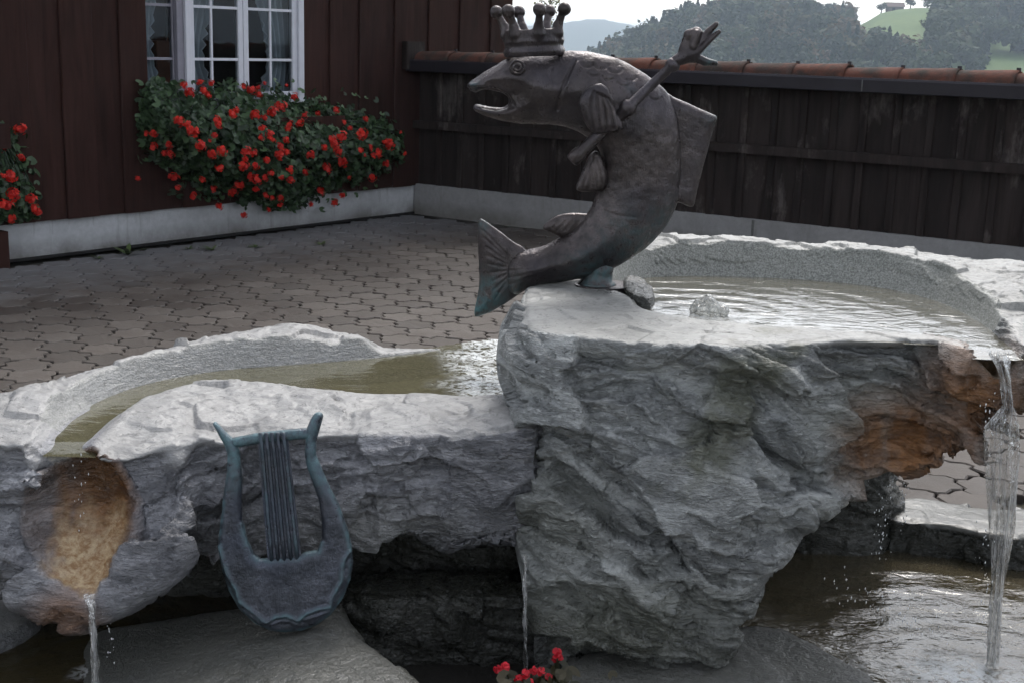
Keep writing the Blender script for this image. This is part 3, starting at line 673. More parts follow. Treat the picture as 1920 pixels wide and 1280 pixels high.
# ------------------------------------------------------------------ timber house
def HP(u, z, off=0.0): return HW0 + HWD * u + HWN * off + ZUP * z
def make_house():
    root = empty('timber_house', HP(1.0, 0), 'dark brown board clad house with white window on the left', 'house')
    TOP = 4.2
    uR = house_u(955, 60)
    edges = [house_u(x, 200) for x in (45, 112, 168, 222, 268)]
    left = [edges[0] - 0.285 * k for k in range(12, 0, -1)]
    right = [house_u(x, y) for x, y in ((563, 120), (612, 120), (632, 120), (667, 120), (700, 100), (733, 80), (766, 60), (797, 60), (828, 60), (855, 60), (886, 60), (913, 60), (934, 60))] + [uR]
    wl, wr = edges[-1], right[0]
    sill, head = 1.13, 2.86
    def board(u0, u1, z0, z1, k):
        off = 0.030 + (0.022 if k % 2 else 0.0)
        b = MB(); b.box(HP((u0 + u1) / 2, (z0 + z1) / 2, off), HWD * ((u1 - u0) / 2 + (0.012 if k % 2 else -0.004)), HWN * 0.0125, ZUP * ((z1 - z0) / 2), 0.007)
        b.build('board', MAT_WOOD, root)
    L = left + edges
    for k in range(len(L) - 1): board(L[k], L[k + 1], 0.285, TOP, k)
    for k in range(len(right) - 1): board(right[k], right[k + 1], 0.285, TOP, k)
    m = np.linspace(wl, wr, 6)
    for k in range(5):
        board(m[k], m[k + 1], 0.285, sill - .03, k); board(m[k], m[k + 1], head + .03, TOP, k)
    b = MB(); b.box(HP((left[0] + uR) / 2, 0.14, -0.03), HWD * ((uR - left[0]) / 2), HWN * 0.04, ZUP * 0.146, 0.004); b.build('plinth', MAT_PLINTH, root)
    b = MB(); b.box(HP((left[0] + uR) / 2, 0.008, 0.0135), HWD * ((uR - left[0]) / 2), HWN * 0.02, ZUP * 0.010); b.build('base_joint', MAT_DARKTRIM, root)
    # solid body behind the cladding, with a void for the room
    b = MB(); D = 5.0
    b.box(HP((left[0] + wl) / 2, TOP / 2, -D / 2 - .07), HWD * ((wl - left[0]) / 2), HWN * D / 2, ZUP * TOP / 2)
    b.box(HP((uR + wr) / 2, TOP / 2, -D / 2 - .07), HWD * ((uR - wr) / 2), HWN * D / 2, ZUP * TOP / 2)
    b.box(HP((wl + wr) / 2, (TOP + head) / 2, -D / 2 - .07), HWD * ((wr - wl) / 2 - .002), HWN * D / 2, ZUP * (TOP - head) / 2)
    b.box(HP((wl + wr) / 2, (sill - .05) / 2, -D / 2 - .07), HWD * ((wr - wl) / 2 - .002), HWN * D / 2, ZUP * (sill - .05) / 2)
    b.box(HP((wl + wr) / 2, 2.0, -3.4), HWD * ((wr - wl) / 2 - .004), HWN * 1.5, ZUP * 0.95)
    b.build('inner_wall', MAT_ROOM, root)
    b = MB(); b.box(HP((left[0] + uR) / 2, TOP + .1, -2.2), HWD * ((uR - left[0]) / 2 + .3), HWN * 3.0, ZUP * 0.1); b.build('eaves', MAT_WOOD, root)
    b = MB(); q0, q1 = left[0] - .4, uR + .4
    b.add([HP(q0, TOP + .2, 0.9), HP(q1, TOP + .2, 0.9), HP(q1, TOP + 2.2, -2.5), HP(q0, TOP + 2.2, -2.5), HP(q0, TOP + .2, -5.6), HP(q1, TOP + .2, -5.6)], [(0, 1, 2, 3), (3, 2, 5, 4), (0, 3, 4), (1, 5, 2), (0, 4, 5, 1)])
    b.build('roof', MAT_TILE, root)
    # window: outer frame, three casements with glazing bars, panes and curtains
    fr = MB()
    def bar(mb, ua, ub, za, zb, o0, o1, bev=0.004): mb.box(HP((ua + ub) / 2, (za + zb) / 2, (o0 + o1) / 2), HWD * (ub - ua) / 2, HWN * (o1 - o0) / 2, ZUP * (zb - za) / 2, bev)
    uA = house_u(330, 110); uB = house_u(342, 110); uC = house_u(563, 110)
    bar(fr, uB, uC, head - .05, head + .02, -.06, .05); bar(fr, uB, uC, sill - .045, sill + .02, -.06, .085)
    bar(fr, house_u(553, 110), uC, sill + .02, head - .05, -.06, .055); bar(fr, uB, uB + .05, sill + .02, head - .05, -.06, .055)
    win = fr.build('window', MAT_WHITE, root)
    fd = MB(); bar(fd, uA - .005, uB - .003, sill - .02, head, -.07, .03); bar(fd, wl, uA - .008, sill - .02, sill + .03, -.06, .01); bar(fd, wl, uA - .008, head - .03, head, -.06, .01)
    fd.build('side_frame', MAT_WHITE_D, win)
    rows = [1.49, 1.91, 2.33]
    def casement(ua, ub, st, muntin, mat, off):
        s = MB()
        bar(s, ua, ua + st, sill + .03, head - .06, off - .035, off + .012); bar(s, ub - st, ub, sill + .03, head - .06, off - .035, off + .012)
        bar(s, ua + st, ub - st, sill + .03, sill + .09, off - .033, off + .010); bar(s, ua + st, ub - st, head - .12, head - .06, off - .033, off + .010)
        s.build('sash', mat, win)
        for z in rows:
            g = MB(); bar(g, ua + st, ub - st, z - .011, z + .011, off - .016, off + .006, .003); g.build('glazing_bar', mat, win)
        g = MB(); bar(g, muntin - .011, muntin + .011, sill + .09, head - .12, off - .018, off + .008, .003); g.build('glazing_bar', mat, win)
        zz = [sill + .09] + rows + [head - .12]
        for (a0, a1) in ((ua + st, muntin - .011), (muntin + .011, ub - st)):
            for k in range(4):
                g = MB(); g.add([HP(a0, zz[k] + .011, off - .008), HP(a1, zz[k] + .011, off - .008), HP(a1, zz[k + 1] - .011, off - .008), HP(a0, zz[k + 1] - .011, off - .008)], [(0, 1, 2, 3)])
                g.build('pane', MAT_GLASS, win)
    casement(uB + .05, house_u(452, 110), .052, house_u(394, 110), MAT_WHITE, 0.02)
    casement(house_u(453, 110), house_u(553, 110), .055, house_u(504, 110), MAT_WHITE, 0.02)
    casement(wl + .005, uA - .01, .012, house_u(274, 110), MAT_WHITE_D, -0.02)
    # curtains: gathered cloth sheets tied back to the sides
    def curtain(ua, ub, tie, side, off):
        nu, nz = 34, 40; V = []; zt, zb = head + .0, sill - .02
        for j in range(nz):
            z = zt + (zb - zt) * j / (nz - 1); f = (zt - z) / (zt - zb)
            wdt = (1.0 - 0.62 * sstep(0.0, tie, f)) if f < tie else (0.38 + 0.22 * sstep(tie, 1.0, f))
            for i in range(nu):
                q = i / (nu - 1); u = (ua + (ub - ua) * q * wdt) if side > 0 else (ub - (ub - ua) * q * wdt)
                fold = 0.028 * math.sin(q * 34 + 0.5 * math.sin(z * 6)) + (0.02 * math.sin(z * 60) if q > .93 else 0)
                V.append(HP(u + (.012 * math.sin(z * 75) * (q > .93)) , z, off + fold))
        Q = [(j * nu + i, j * nu + i + 1, (j + 1) * nu + i + 1, (j + 1) * nu + i) for j in range(nz - 1) for i in range(nu - 1)]
        obj('curtain', mesh_np('curtain', V, Q), MAT_CLOTH, win)
    curtain(uB + .02, house_u(452, 110) + .12, .78, 1, -.11)
    curtain(house_u(453, 110) - .05, house_u(556, 110), .80, -1, -.11)
    curtain(wl + .01, uA + .12, .72, 1, -.12)
    b = MB(); bar(b, house_u(418, 100), house_u(500, 100), 1.15, 1.62, -1.3, -.9, .01); b.build('cupboard', MAT_LAMPWOOD, root)
make_house()
b = MB(); u = house_u(2, 470); b.box(HP(u - .115, 0.11, .16), HWD * .06, HWN * .05, ZUP * .15, .006)
post = b.build('timber_post', MAT_WOOD); tag(post, 'short red brown timber post at the left foot of the house', 'post')

# ------------------------------------------------------------------ tiled boundary wall
def FP(u, z, off=0.0): return FW0 + FWD * u + FWN * off + ZUP * z
def make_fence():
    root = empty('tiled_boundary_wall', FP(2.5, 0), 'dark boarded courtyard wall capped with red half round ridge tiles', 'wall')
    LEN = 7.8; rng = np.random.default_rng(5)
    b = MB(); b.box(FP(LEN / 2 + .02, 0.148, -.10), FWD * (LEN / 2), FWN * .12, ZUP * .152, .006); b.build('plinth', MAT_PLINTH_G, root)
    for px in (1413,):
        b = MB(); u = fence_u(px, 430); b.box(FP(u, .15, .0205), FWD * .012, FWN * .002, ZUP * .145); b.build('plinth_joint', MAT_PIPE, root)
    b = MB(); b.box(FP(LEN / 2 + .02, .86, -.16), FWD * (LEN / 2), FWN * .10, ZUP * .56); b.build('core', MAT_DARKTRIM, root)
    u = 0.03; k = 0
    while u < LEN - .2:
        w = 0.262 + rng.uniform(-.02, .02); zb = 0.296 + rng.uniform(-.012, .006)
        b = MB(); b.box(FP(u + w / 2, (zb + 1.44) / 2, -.035), FWD * (w / 2 - .003), FWN * .012, ZUP * (1.44 - zb) / 2, .004); b.build('board', MAT_WOOD_OLD, root)
        b = MB(); zb = 0.296 + rng.uniform(-.015, .02); b.box(FP(u + w, (zb + 1.43) / 2, -.010), FWD * .032, FWN * .0125, ZUP * (1.43 - zb) / 2, .006); b.build('batten', MAT_WOOD_OLD, root)
        u += w
    b = MB(); b.box(FP(LEN / 2 + .04, .888, .045), FWD * (LEN / 2), FWN * .042, ZUP * .037, .008); b.build('rail', MAT_WOOD_OLD, root)
    # gutter board: folded metal with a rolled lip
    b = MB(); ring = [(.20, 1.398), (.215, 1.405), (.220, 1.495), (.212, 1.512), (.196, 1.512), (.194, 1.50), (.06, 1.47), (.06, 1.40)]
    vs = [FP(u_, z, o) for u_ in (0.05, LEN + .1) for o, z in ring]; n = len(ring)
    b.add(vs, [tuple(range(n - 1, -1, -1)), tuple(range(n, 2 * n))] + [(i, (i + 1) % n, n + (i + 1) % n, n + i) for i in range(n)]); b.build('gutter', MAT_METAL, root)
    b = MB(); uj = fence_u(1634, 160); b.box(FP(uj, 1.452, .217), FWD * .004, FWN * .005, ZUP * .045); b.build('gutter_joint', MAT_PIPE, root)
    b = MB(); b.box(FP(LEN / 2, 1.47, -.04), FWD * (LEN / 2 - .02), FWN * .19, ZUP * .022); b.build('roof_board', MAT_WOOD_OLD, root)
    u1, u2 = fence_u(1409, 107), fence_u(1913, 145); sp = (u2 - u1) / 5
    u = u1 - sp * 9
    while u < LEN - .2:
        if u > 0.0:
            b = MB(); vs = []; n = 11; prof = [(0.0, .096), (.05, .096), (sp * .55, .088), (sp + .03, .080)]
            tz = rng.normal(0, .004); to = rng.normal(0, .004)
            for (du, r) in prof:                   # joint (wide end) lies at u + sp, lapping over its neighbour
                for k in range(n):
                    a = math.pi * k / (n - 1); vs.append(FP(u + sp - du, 1.508 + tz + r * 1.02 * math.sin(a), .03 + to + r * 1.55 * math.cos(a)))
            fs = [(i * n + k, (i + 1) * n + k, (i + 1) * n + k + 1, i * n + k + 1) for i in range(3) for k in range(n - 1)]
            inner = [tuple(np.array(p) - ZUP * .014) for p in vs]; N = len(vs); vs2 = vs + inner
            fs += [tuple(N + q for q in reversed(f)) for f in fs] + [(k, k + 1, N + k + 1, N + k) for k in range(n - 1)]
            b.add(vs2, fs); t = b.build('ridge_tile', MAT_TILE, root, True)
            c = MB(); c.box(FP(u + sp - .008, 1.508 + .1 + tz, .03), FWD * .016, FWN * .010, ZUP * .014, .003); c.build('clip', MAT_METAL, t)
        u += sp
    b = MB(); b.box(FP(.02, 1.55, .12), FWD * .09, FWN * .14, ZUP * .13, .01); b.build('flashing', MAT_WOOD_OLD, root)
make_fence()

# ------------------------------------------------------------------ fountain rocks
def rock_chip(V, N, amp, seed, big=0.24, dip=(0.26, -0.08), mask=None):
    if mask is not None:
        out = np.zeros(len(V), np.float32); out[mask] = _rock_chip(V[mask], N[mask], amp, seed, big, dip); b_ = np.zeros(len(V), np.float32); b_[mask] = rock_chip.bed; rock_chip.bed = b_; return out
    return _rock_chip(V, N, amp, seed, big, dip)
def _rock_chip(V, N, amp, seed, big, dip):
    """slate relief: dipping, flaking layers broken into tilted chips at several sizes"""
    w = np.stack([fbm(V * 2.6, 3, seed + 50), fbm(V * 2.6 + 9.1, 3, seed + 51), fbm(V * 2.6 + 17.7, 3, seed + 52)], 1) * 0.16
    P = V + w
    P = np.stack([P[:, 0], P[:, 1], P[:, 2] + dip[0] * P[:, 0] + dip[1] * P[:, 1]], 1)
    d = np.zeros(len(V), np.float32)
    for sc, a, sl, k in ((big * 1.55, 0.115, 1.35, 0), (big * 0.62, 0.046, 1.6, 10), (big * 0.26, 0.012, 1.5, 20)):
        v, e = facets(P / np.array([sc * 1.25, sc * 1.25, sc * 0.72]), seed + k, sl); d += v * a * (big / 0.24)
    # flaking beds: each bed runs on sideways at its own depth, so its edge is a long broken ledge
    bed = 0
    for hgt, a, lat, k, w_ in ((0.085, 0.048, 0.26, 60, .45), (0.034, 0.021, 0.13, 64, .35), (0.012, 0.0032, 0.06, 68, .2)):
        t = P[:, 2] / hgt + fbm(V * 2.3 + k, 2, seed + k) * (0.075 / hgt) + 0.25 * fbm(V * 12, 2, seed + k + 1)
        li = np.floor(t); fr = t - li
        n = vnoise(np.stack([V[:, 0] / lat, V[:, 1] / lat, li * 7.31], 1), seed + k + 2)
        n = np.sign(n) * np.abs(n) ** 0.55
        d += a * n + a * 0.5 * (fr - 0.5) * (0.5 + n)
        bed = bed + w_ * vnoise(np.stack([V[:, 0] / lat * .6, V[:, 1] / lat * .6, li * 3.77], 1), seed + k + 3)
    rock_chip.bed = bed
    d += 0.0025 * fbm(V * 30, 3, seed + 80)
    return np.clip(d, -.075, .065) * amp
def top_relief(V, seed):
    """worn, flaking upper surfaces: shallow steps and dents"""
    P = V + 0.05 * np.stack([fbm(V * 5, 2, seed), fbm(V * 5 + 5, 2, seed + 1), 0 * V[:, 0]], 1)
    d = 0
    for sc, a in ((.19, .020), (.08, .0065), (.03, .0022)):
        v, e = facets(P / sc, seed + int(sc * 1000), .9); d = d + v * a
    return d + .004 * fbm(V * 30, 2, seed + 9)
def shift_plan(S2, ys, h, dy):
    """plan distance S2[x,y] looked up at y + dy"""
    k = dy / h; k0 = int(math.floor(k)); f = k - k0; n = S2.shape[1]
    i0 = np.clip(np.arange(n) + k0, 0, n - 1); i1 = np.clip(i0 + 1, 0, n - 1)
    return S2[:, i0] * (1 - f) + S2[:, i1] * f

def basin_rock(lo, hi, h, plan, inner, sil, anchors, zwater, zfloor, shear, wall_k, extra=None, ztop_ref=0.85, seed=1, lump=0.05):
    xs, ys, zs = grid(lo, hi, h)
    X2, Y2 = np.meshgrid(xs, ys, indexing='ij')
    Sp = poly_sdf(X2, Y2, smooth_poly(plan, 2)); Si = poly_sdf(X2, Y2, smooth_poly(inner, 2))
    wob = fbm(np.stack([X2.ravel() * 7, Y2.ravel() * 7, X2.ravel() * 0], 1), 3, seed + 90).reshape(X2.shape)
    Sp = Sp + 0.018 * wob
    H = idw(X2, Y2, anchors) + 0.007 * wob
    carve = np.maximum(zwater - 0.004 + np.where(Si > 0, Si * wall_k, Si * 1.1), zfloor)
    ZT = smin(H, carve, 0.012)
    X3, Z3 = np.meshgrid(xs, zs, indexing='ij'); Ss = poly_sdf(X3, Z3, smooth_poly(sil, 1))
    nx, ny, nz = len(xs), len(ys), len(zs)
    F = np.empty((nx, ny, nz), np.float32)
    hc = 0.06                                                                            # coarse lumps, trilinearly sampled
    for k, z in enumerate(zs):
        A = shift_plan(Sp, ys, h, shear * (ztop_ref - z))
        lumpn = fbm(np.stack([X2.ravel() * 3.3, Y2.ravel() * 3.3, np.full(X2.size, z * 4.2)], 1), 2, seed + 33).reshape(X2.shape) if lump else 0
        s = smax(A + lump * lumpn * sstep(ztop_ref, ztop_ref - .25, np.float32(z)), np.broadcast_to(Ss[:, k][:, None], A.shape) + 0.5 * lump * lumpn, 0.06)
        F[:, :, k] = smax(s, (z - ZT) * 0.8, 0.030)
    if extra is not None: F = extra(F, xs, ys, zs)
    F[0] = F[-1] = 1; F[:, 0] = F[:, -1] = 1; F[:, :, 0] = F[:, :, -1] = 1
    V, Q = surface_nets(F, lo, h); V = relax(V, Q, 1, 0.4); V, Q = subdivide(V, Q)
    N = quad_normals(V, Q)
    ix = np.clip(((V[:, 0] - lo[0]) / h).astype(int), 0, nx - 1); iy = np.clip(((V[:, 1] - lo[1]) / h).astype(int), 0, ny - 1)
    return V, Q, N, Si[ix, iy], Sp[ix, iy], H[ix, iy]

def blob(V, c, r, p=1.0):
    q = (V - np.array(c, np.float32)) / np.array(r, np.float32); return np.clip(1.25 - np.sqrt((q * q).sum(1)), 0, 1) ** p
def poly_px(V, pts, soft=12.0, frac=0.0):
    """stain outline measured on the photograph, laid on the stone by direction from the lens once, then fixed to the surface"""
    d = V - _C; dep = d @ _f; px = 960 + FOC * (d @ _R) / dep; py = 640 - FOC * (d @ _U) / dep
    s = poly_sdf(px, py, np.array(pts, float)) + frac * fbm(V * 14, 3, 99)
    return np.clip(0.5 - s / soft, 0, 1)

WATER_UP, WATER_LOW, WATER_POOL = 0.850, 0.550, -0.100
R_PLAN = [(0.02, 3.88), (0.12, 3.80), (0.35, 3.75), (0.80, 3.75), (1.06, 3.88), (1.25, 3.85), (1.36, 3.74), (1.50, 3.72), (1.64, 3.82), (1.82, 4.0), (1.98, 4.4), (1.93, 4.75), (1.66, 4.95), (1.39, 5.03), (0.9, 5.12), (0.61, 5.14), (0.42, 4.98), (0.2, 4.78), (0.03, 4.66)]
R_INNER = [(0.42, 4.80), (0.33, 4.62), (0.42, 4.40), (0.42, 4.18), (0.62, 4.06), (0.85, 4.00), (1.1, 3.99), (1.28, 3.95), (1.365, 3.84), (1.37, 3.5), (1.48, 3.5), (1.50, 3.86), (1.53, 4.1), (1.53, 4.4), (1.48, 4.66), (1.3, 4.88), (0.9, 4.96), (0.58, 4.92)]
R_SIL = [(0.00, 1.2), (-0.01, 0.80), (0.0, 0.70), (0.05, 0.57), (0.06, 0.42), (0.09, 0.25), (0.11, 0.1), (0.16, -0.05), (0.2, -0.5), (0.56, -0.5), (0.57, -0.12), (0.68, 0.05), (0.74, 0.17), (0.81, 0.265), (0.94, 0.365), (1.10, 0.41), (1.28, 0.465), (1.37, 0.53), (1.43, 0.61), (1.50, 0.685), (1.62, 0.74), (1.85, 0.79), (2.2, 0.85), (2.2, 1.2)]
R_ANCH = [(0.05, 4.55, .866), (0.27, 4.5, .864), (0.05, 4.2, .862), (0.05, 3.9, .858), (.4, 3.8, .856), (.8, 3.8, .856), (1.1, 3.93, .860), (1.28, 3.88, .862), (1.58, 3.82, .875), (1.62, 4.0, .91), (1.75, 4.25, .955), (1.72, 4.7, .97), (1.3, 5.0, .972), (.9, 5.08, .978), (.6, 5.08, .978), (.44, 4.95, .955), (.22, 4.72, .885)]
def make_upper_basin():
    V, Q, N, si, sp, H = basin_rock((-0.22, 3.28, -0.36), (2.16, 5.34, 1.12), 0.0122, R_PLAN, R_INNER, R_SIL, R_ANCH, WATER_UP, 0.74, 0.20, 1.9, None, 0.85, 1, 0.055)
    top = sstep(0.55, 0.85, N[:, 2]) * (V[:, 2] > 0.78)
    inside = sstep(0.03, -0.01, si) * (V[:, 2] > 0.70)
    carved = np.maximum(sstep(0.085, 0.055, si) * (N[:, 2] < 0.93) * (V[:, 2] > 0.72) * (V[:, 1] > 4.05), 0)
    rough = np.clip(1 - top * 0.93 - carved * 0.9 - inside, 0.02, 1)
    rough *= (0.5 + 0.5 * sstep(0.0, 0.10, H - V[:, 2])) * np.where(sp > -.12, np.where((V[:, 1] > 4.25) & (V[:, 2] > .5), .12, 1), 1)
    d = rock_chip(V, N, 0.95, 100, mask=rough > .04)
    V2 = V + N * (d * rough)[:, None]
    V2[:, 2] += top * top_relief(V, 71) * sstep(0.0, .06, si) * np.where(V[:, 2] > .9, 1.1, .45)
    stk = 1.1 + .6 * fbm(V * np.array([26, 16, 6], np.float32), 3, 13)
    rust = stk * np.maximum.reduce([blob(V, (1.40, 3.80, .70), (.17, .3, .22)), blob(V, (1.22, 3.85, .53), (.26, .3, .17)), 0.7 * blob(V, (1.44, 3.78, .84), (.07, .12, .06))])
    moss = np.maximum.reduce([poly_px(V, [(1340, 700), (1440, 640), (1500, 660), (1440, 730), (1400, 820), (1310, 900), (1250, 880), (1320, 780)], 60, 70), 0.6 * blob(V, (1.05, 3.75, .62), (.22, .3, .16)), 0.9 * blob(V, (.35, 3.6, .02), (.45, .4, .20)), 0.5 * blob(V, (.15, 3.7, .3), (.2, .3, .2))])
    wet = np.maximum.reduce([0.5 * blob(V, (1.43, 3.75, .70), (.08, .3, .22)), 0.7 * sstep(.14, .0, V[:, 2]), 0.35 * sstep(.06, .0, si) * (V[:, 2] > .7) * top, 0.8 * blob(V, (.34, 4.5, .86), (.1, .16, .06))])
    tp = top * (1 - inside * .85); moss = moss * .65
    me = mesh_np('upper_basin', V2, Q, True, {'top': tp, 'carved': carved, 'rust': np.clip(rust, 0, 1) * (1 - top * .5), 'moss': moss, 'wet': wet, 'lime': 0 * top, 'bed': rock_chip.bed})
    o = obj('upper_basin', me, MAT_ROCK)
    tag(o, 'tall grey green slate boulder hollowed into the upper fountain basin', 'stone basin')
make_upper_basin()

L_PLAN = [(-2.1, 3.60), (-1.62, 3.53), (-1.42, 3.47), (-1.25, 3.42), (-1.08, 3.45), (-0.96, 3.60), (-0.75, 3.68), (-0.4, 3.74), (-0.1, 3.78), (0.10, 3.80), (0.14, 4.2), (0.14, 5.05), (-0.1, 5.06), (-0.3, 4.86), (-0.52, 4.80), (-0.79, 4.82), (-0.99, 4.72), (-1.21, 4.45), (-1.37, 4.14), (-1.50, 3.90), (-1.75, 3.80), (-2.1, 3.86)]
L_INNER = [(-1.33, 3.66), (-1.345, 3.83), (-1.26, 4.19), (-1.05, 4.43), (-0.78, 4.55), (-0.50, 4.68), (-0.25, 4.86), (-0.05, 5.04), (0.3, 5.3), (0.3, 4.2), (0.01, 4.2), (-0.45, 4.16), (-0.63, 4.18), (-0.91, 4.25), (-1.10, 4.14), (-1.19, 3.9), (-1.19, 3.58), (-1.17, 3.2), (-1.33, 3.2)]
L_SIL = [(-2.15, 1.2), (-2.15, 0.16), (-1.75, 0.16), (-1.5, 0.14), (-1.33, 0.10), (-1.20, 0.08), (-1.08, 0.13), (-0.95, 0.15), (-0.8, 0.15), (-0.62, 0.175), (-0.46, 0.20), (-0.32, 0.21), (-0.08, 0.19), (0.2, 0.19), (0.2, 1.2)]
L_ANCH = [(-1.75, 3.65, .60), (-1.48, 3.62, .60), (-1.45, 3.85, .618), (-1.35, 4.1, .632), (-1.2, 4.4, .638), (-1.0, 4.6, .646), (-.8, 4.7, .648), (-.62, 4.72, .618), (-.44, 4.76, .560), (-.25, 4.9, .5535), (-.05, 5.02, .5535), (.08, 5.02, .5535), (.08, 4.05, .565), (-.3, 4.05, .568), (-.6, 4.05, .572), (-.9, 4.1, .578), (-1.08, 3.85, .59), (-1.0, 3.95, .585), (-.6, 3.84, .545), (-.1, 3.88, .545), (-.85, 3.78, .53), (-1.06, 3.55, .545), (-1.45, 3.52, .575)]
SCOOP = np.array([-1.192, 3.36, 0.360]); SCOOP_R = np.array([0.168, 0.165, 0.190])
def scoop_q(X, Y, Z):
    rz = (Z - SCOOP[2]) / SCOOP_R[2]; w = 1 + 0.45 * np.clip(rz + 0.2, -1, 0) - 0.30 * np.clip(rz - 0.1, 0, 1.2)
    yc = SCOOP[1] + 0.62 * (Z - SCOOP[2])
    return np.sqrt(((X - SCOOP[0] - 0.045 * np.clip(-rz, 0, 1)) / (SCOOP_R[0] * w)) ** 2 + ((Y - yc) / SCOOP_R[1]) ** 2 + rz ** 2) - 1
def make_lower_basin():
    def extra(F, xs, ys, zs):
        X, Y, Z = np.meshgrid(xs, ys, zs, indexing='ij', sparse=True)
        # the spout stone leans out towards its foot
        ax_ = np.abs(X + 1.195); w = smax(ax_ - (0.30 - 0.30 * np.maximum(0.30 - Z, 0)), ((3.56 - 0.60 * (0.55 - Z)) - Y) * 0.85, .07)
        w = smax(smax(w, ((0.115 + 0.42 * ax_) - Z) * 0.9, .06), np.maximum(Z - 0.535, Y - 3.9), .05)
        F = smin(F, w.astype(np.float32), .07)
        q = scoop_q(X, Y, Z)
        F = smax(F, (-q * 0.15).astype(np.float32), 0.018)
        # sawn slab hanging at the right end of the front face
        d = np.maximum(np.maximum(np.abs(X + 0.045) - 0.125, np.abs(Y - 3.83) - 0.09), np.abs(Z - 0.39 - 0.25 * (X + .05)) - 0.170)
        return smin(F, d.astype(np.float32), 0.06)
    V, Q, N, si, sp, H = basin_rock((-2.0, 3.22, -0.16), (0.26, 5.2, 0.76), 0.0135, L_PLAN, L_INNER, L_SIL, L_ANCH, WATER_LOW, 0.47, 0.14, 1.35, extra, 0.55, 2, 0.045)
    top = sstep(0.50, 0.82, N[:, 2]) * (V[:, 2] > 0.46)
    inside = sstep(0.02, -0.01, si) * (V[:, 2] > 0.40) * (V[:, 1] > 3.5)
    carved = sstep(0.11, 0.07, si) * (N[:, 2] < 0.9) * (V[:, 2] > 0.5) * (V[:, 1] > 3.66)
    q = scoop_q(V[:, 0], V[:, 1], V[:, 2]) + 0.07 * fbm(V * 18, 3, 44); scoop = sstep(.09, .0, q)
    slab = ((np.abs(V[:, 0] + .045) < .13) & (V[:, 1] < 3.77) & (np.abs(V[:, 2] - .41 - .25 * (V[:, 0] + .05)) < .17)).astype(np.float32)
    rough = np.clip(1 - top * 0.86 - carved * 0.9 - inside - scoop * 0.96 - slab * .55, 0.02, 1)
    rough *= (0.5 + 0.5 * sstep(0.0, 0.08, H - V[:, 2])) * np.where((V[:, 1] > 3.95) & (V[:, 2] > .35), .12, 1)
    d = rock_chip(V, N, 0.72, 300, 0.22, (-0.16, 0.05), rough > .04)
    V2 = V + N * (d * rough)[:, None]
    V2[:, 2] += top * top_relief(V, 72) * sstep(0.0, .08, si) * 1.0
    rz = (V[:, 2] - SCOOP[2]) / SCOOP_R[2]
    cx_ = np.abs(V[:, 0] - SCOOP[0] - .03) / SCOOP_R[0]; stk = fbm(V * np.array([34, 20, 5], np.float32), 3, 12)
    mid = sstep(.95, .35, cx_ + .35 * stk)
    rust = np.maximum(scoop * sstep(-1.0, 0.0, rz + .3 * stk) * (.25 + .75 * mid), 0.8 * blob(V, (-1.2, 3.3, .14), (.10, .2, .07)))
    lime = scoop * sstep(0.25, -0.55, rz + .35 * stk) * 0.92 * sstep(.85, .3, cx_ + .3 * stk)
    wet = np.maximum.reduce([scoop * sstep(-0.2, 0.7, rz + .2 * stk) * 0.9, 0.3 * scoop, 0.7 * sstep(0.16, 0.05, V[:, 2]), slab * .35])  # water film, plus shade under the spout lip darkened in at the scoop top
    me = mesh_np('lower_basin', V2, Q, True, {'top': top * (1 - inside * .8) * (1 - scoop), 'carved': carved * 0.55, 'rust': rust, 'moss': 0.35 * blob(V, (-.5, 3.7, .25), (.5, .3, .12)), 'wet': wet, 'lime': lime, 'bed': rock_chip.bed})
    o = obj('lower_basin', me, MAT_ROCK_B)
    tag(o, 'long blue grey boulder carved as the lower fountain basin with a rusty spout', 'stone basin')
make_lower_basin()

def stone(name, label, plan, z0, z1, mat, seed, amp=0.5, h=0.018, slope=(0, 0, 0, 0), lump=.03, topv=0.0, wetv=0.6, big=.2, round_=0.05, cat='stone', mossv=0.2):
    p = np.array(plan); lo = np.array([p[:, 0].min() - .12, p[:, 1].min() - .12, z0 - .05]); hi = np.array([p[:, 0].max() + .12, p[:, 1].max() + .12, z1 + .12])
    xs, ys, zs = grid(lo, hi, h); X2, Y2 = np.meshgrid(xs, ys, indexing='ij'); S = poly_sdf(X2, Y2, smooth_poly(plan, 1))
    zt = z1 + slope[0] * np.minimum(X2 - slope[2], 0.05) + slope[1] * (Y2 - slope[3]) + 0.012 * fbm(np.stack([X2.ravel() * 5, Y2.ravel() * 5, X2.ravel() * 0], 1), 3, seed).reshape(X2.shape)
    F = np.empty((len(xs), len(ys), len(zs)), np.float32)
    for k, z in enumerate(zs):
        n = fbm(np.stack([X2.ravel() * 4, Y2.ravel() * 4, np.full(X2.size, z * 5)], 1), 2, seed + 3).reshape(X2.shape)
        F[:, :, k] = smax(S + lump * n, z - zt, round_)
    F[0] = F[-1] = 1; F[:, 0] = F[:, -1] = 1; F[:, :, 0] = F[:, :, -1] = 1
    V, Q = surface_nets(F, lo, h); V = relax(V, Q, 1, .4); V, Q = subdivide(V, Q); N = quad_normals(V, Q)
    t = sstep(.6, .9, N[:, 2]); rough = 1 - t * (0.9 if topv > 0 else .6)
    d = rock_chip(V, N, amp, seed + 500, big); V2 = V + N * (d * rough)[:, None]
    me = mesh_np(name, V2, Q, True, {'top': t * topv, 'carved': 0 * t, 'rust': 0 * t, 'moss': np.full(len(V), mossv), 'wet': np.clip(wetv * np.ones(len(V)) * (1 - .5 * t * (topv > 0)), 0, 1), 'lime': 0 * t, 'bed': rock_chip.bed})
    return tag(obj(name, me, mat), label, cat)
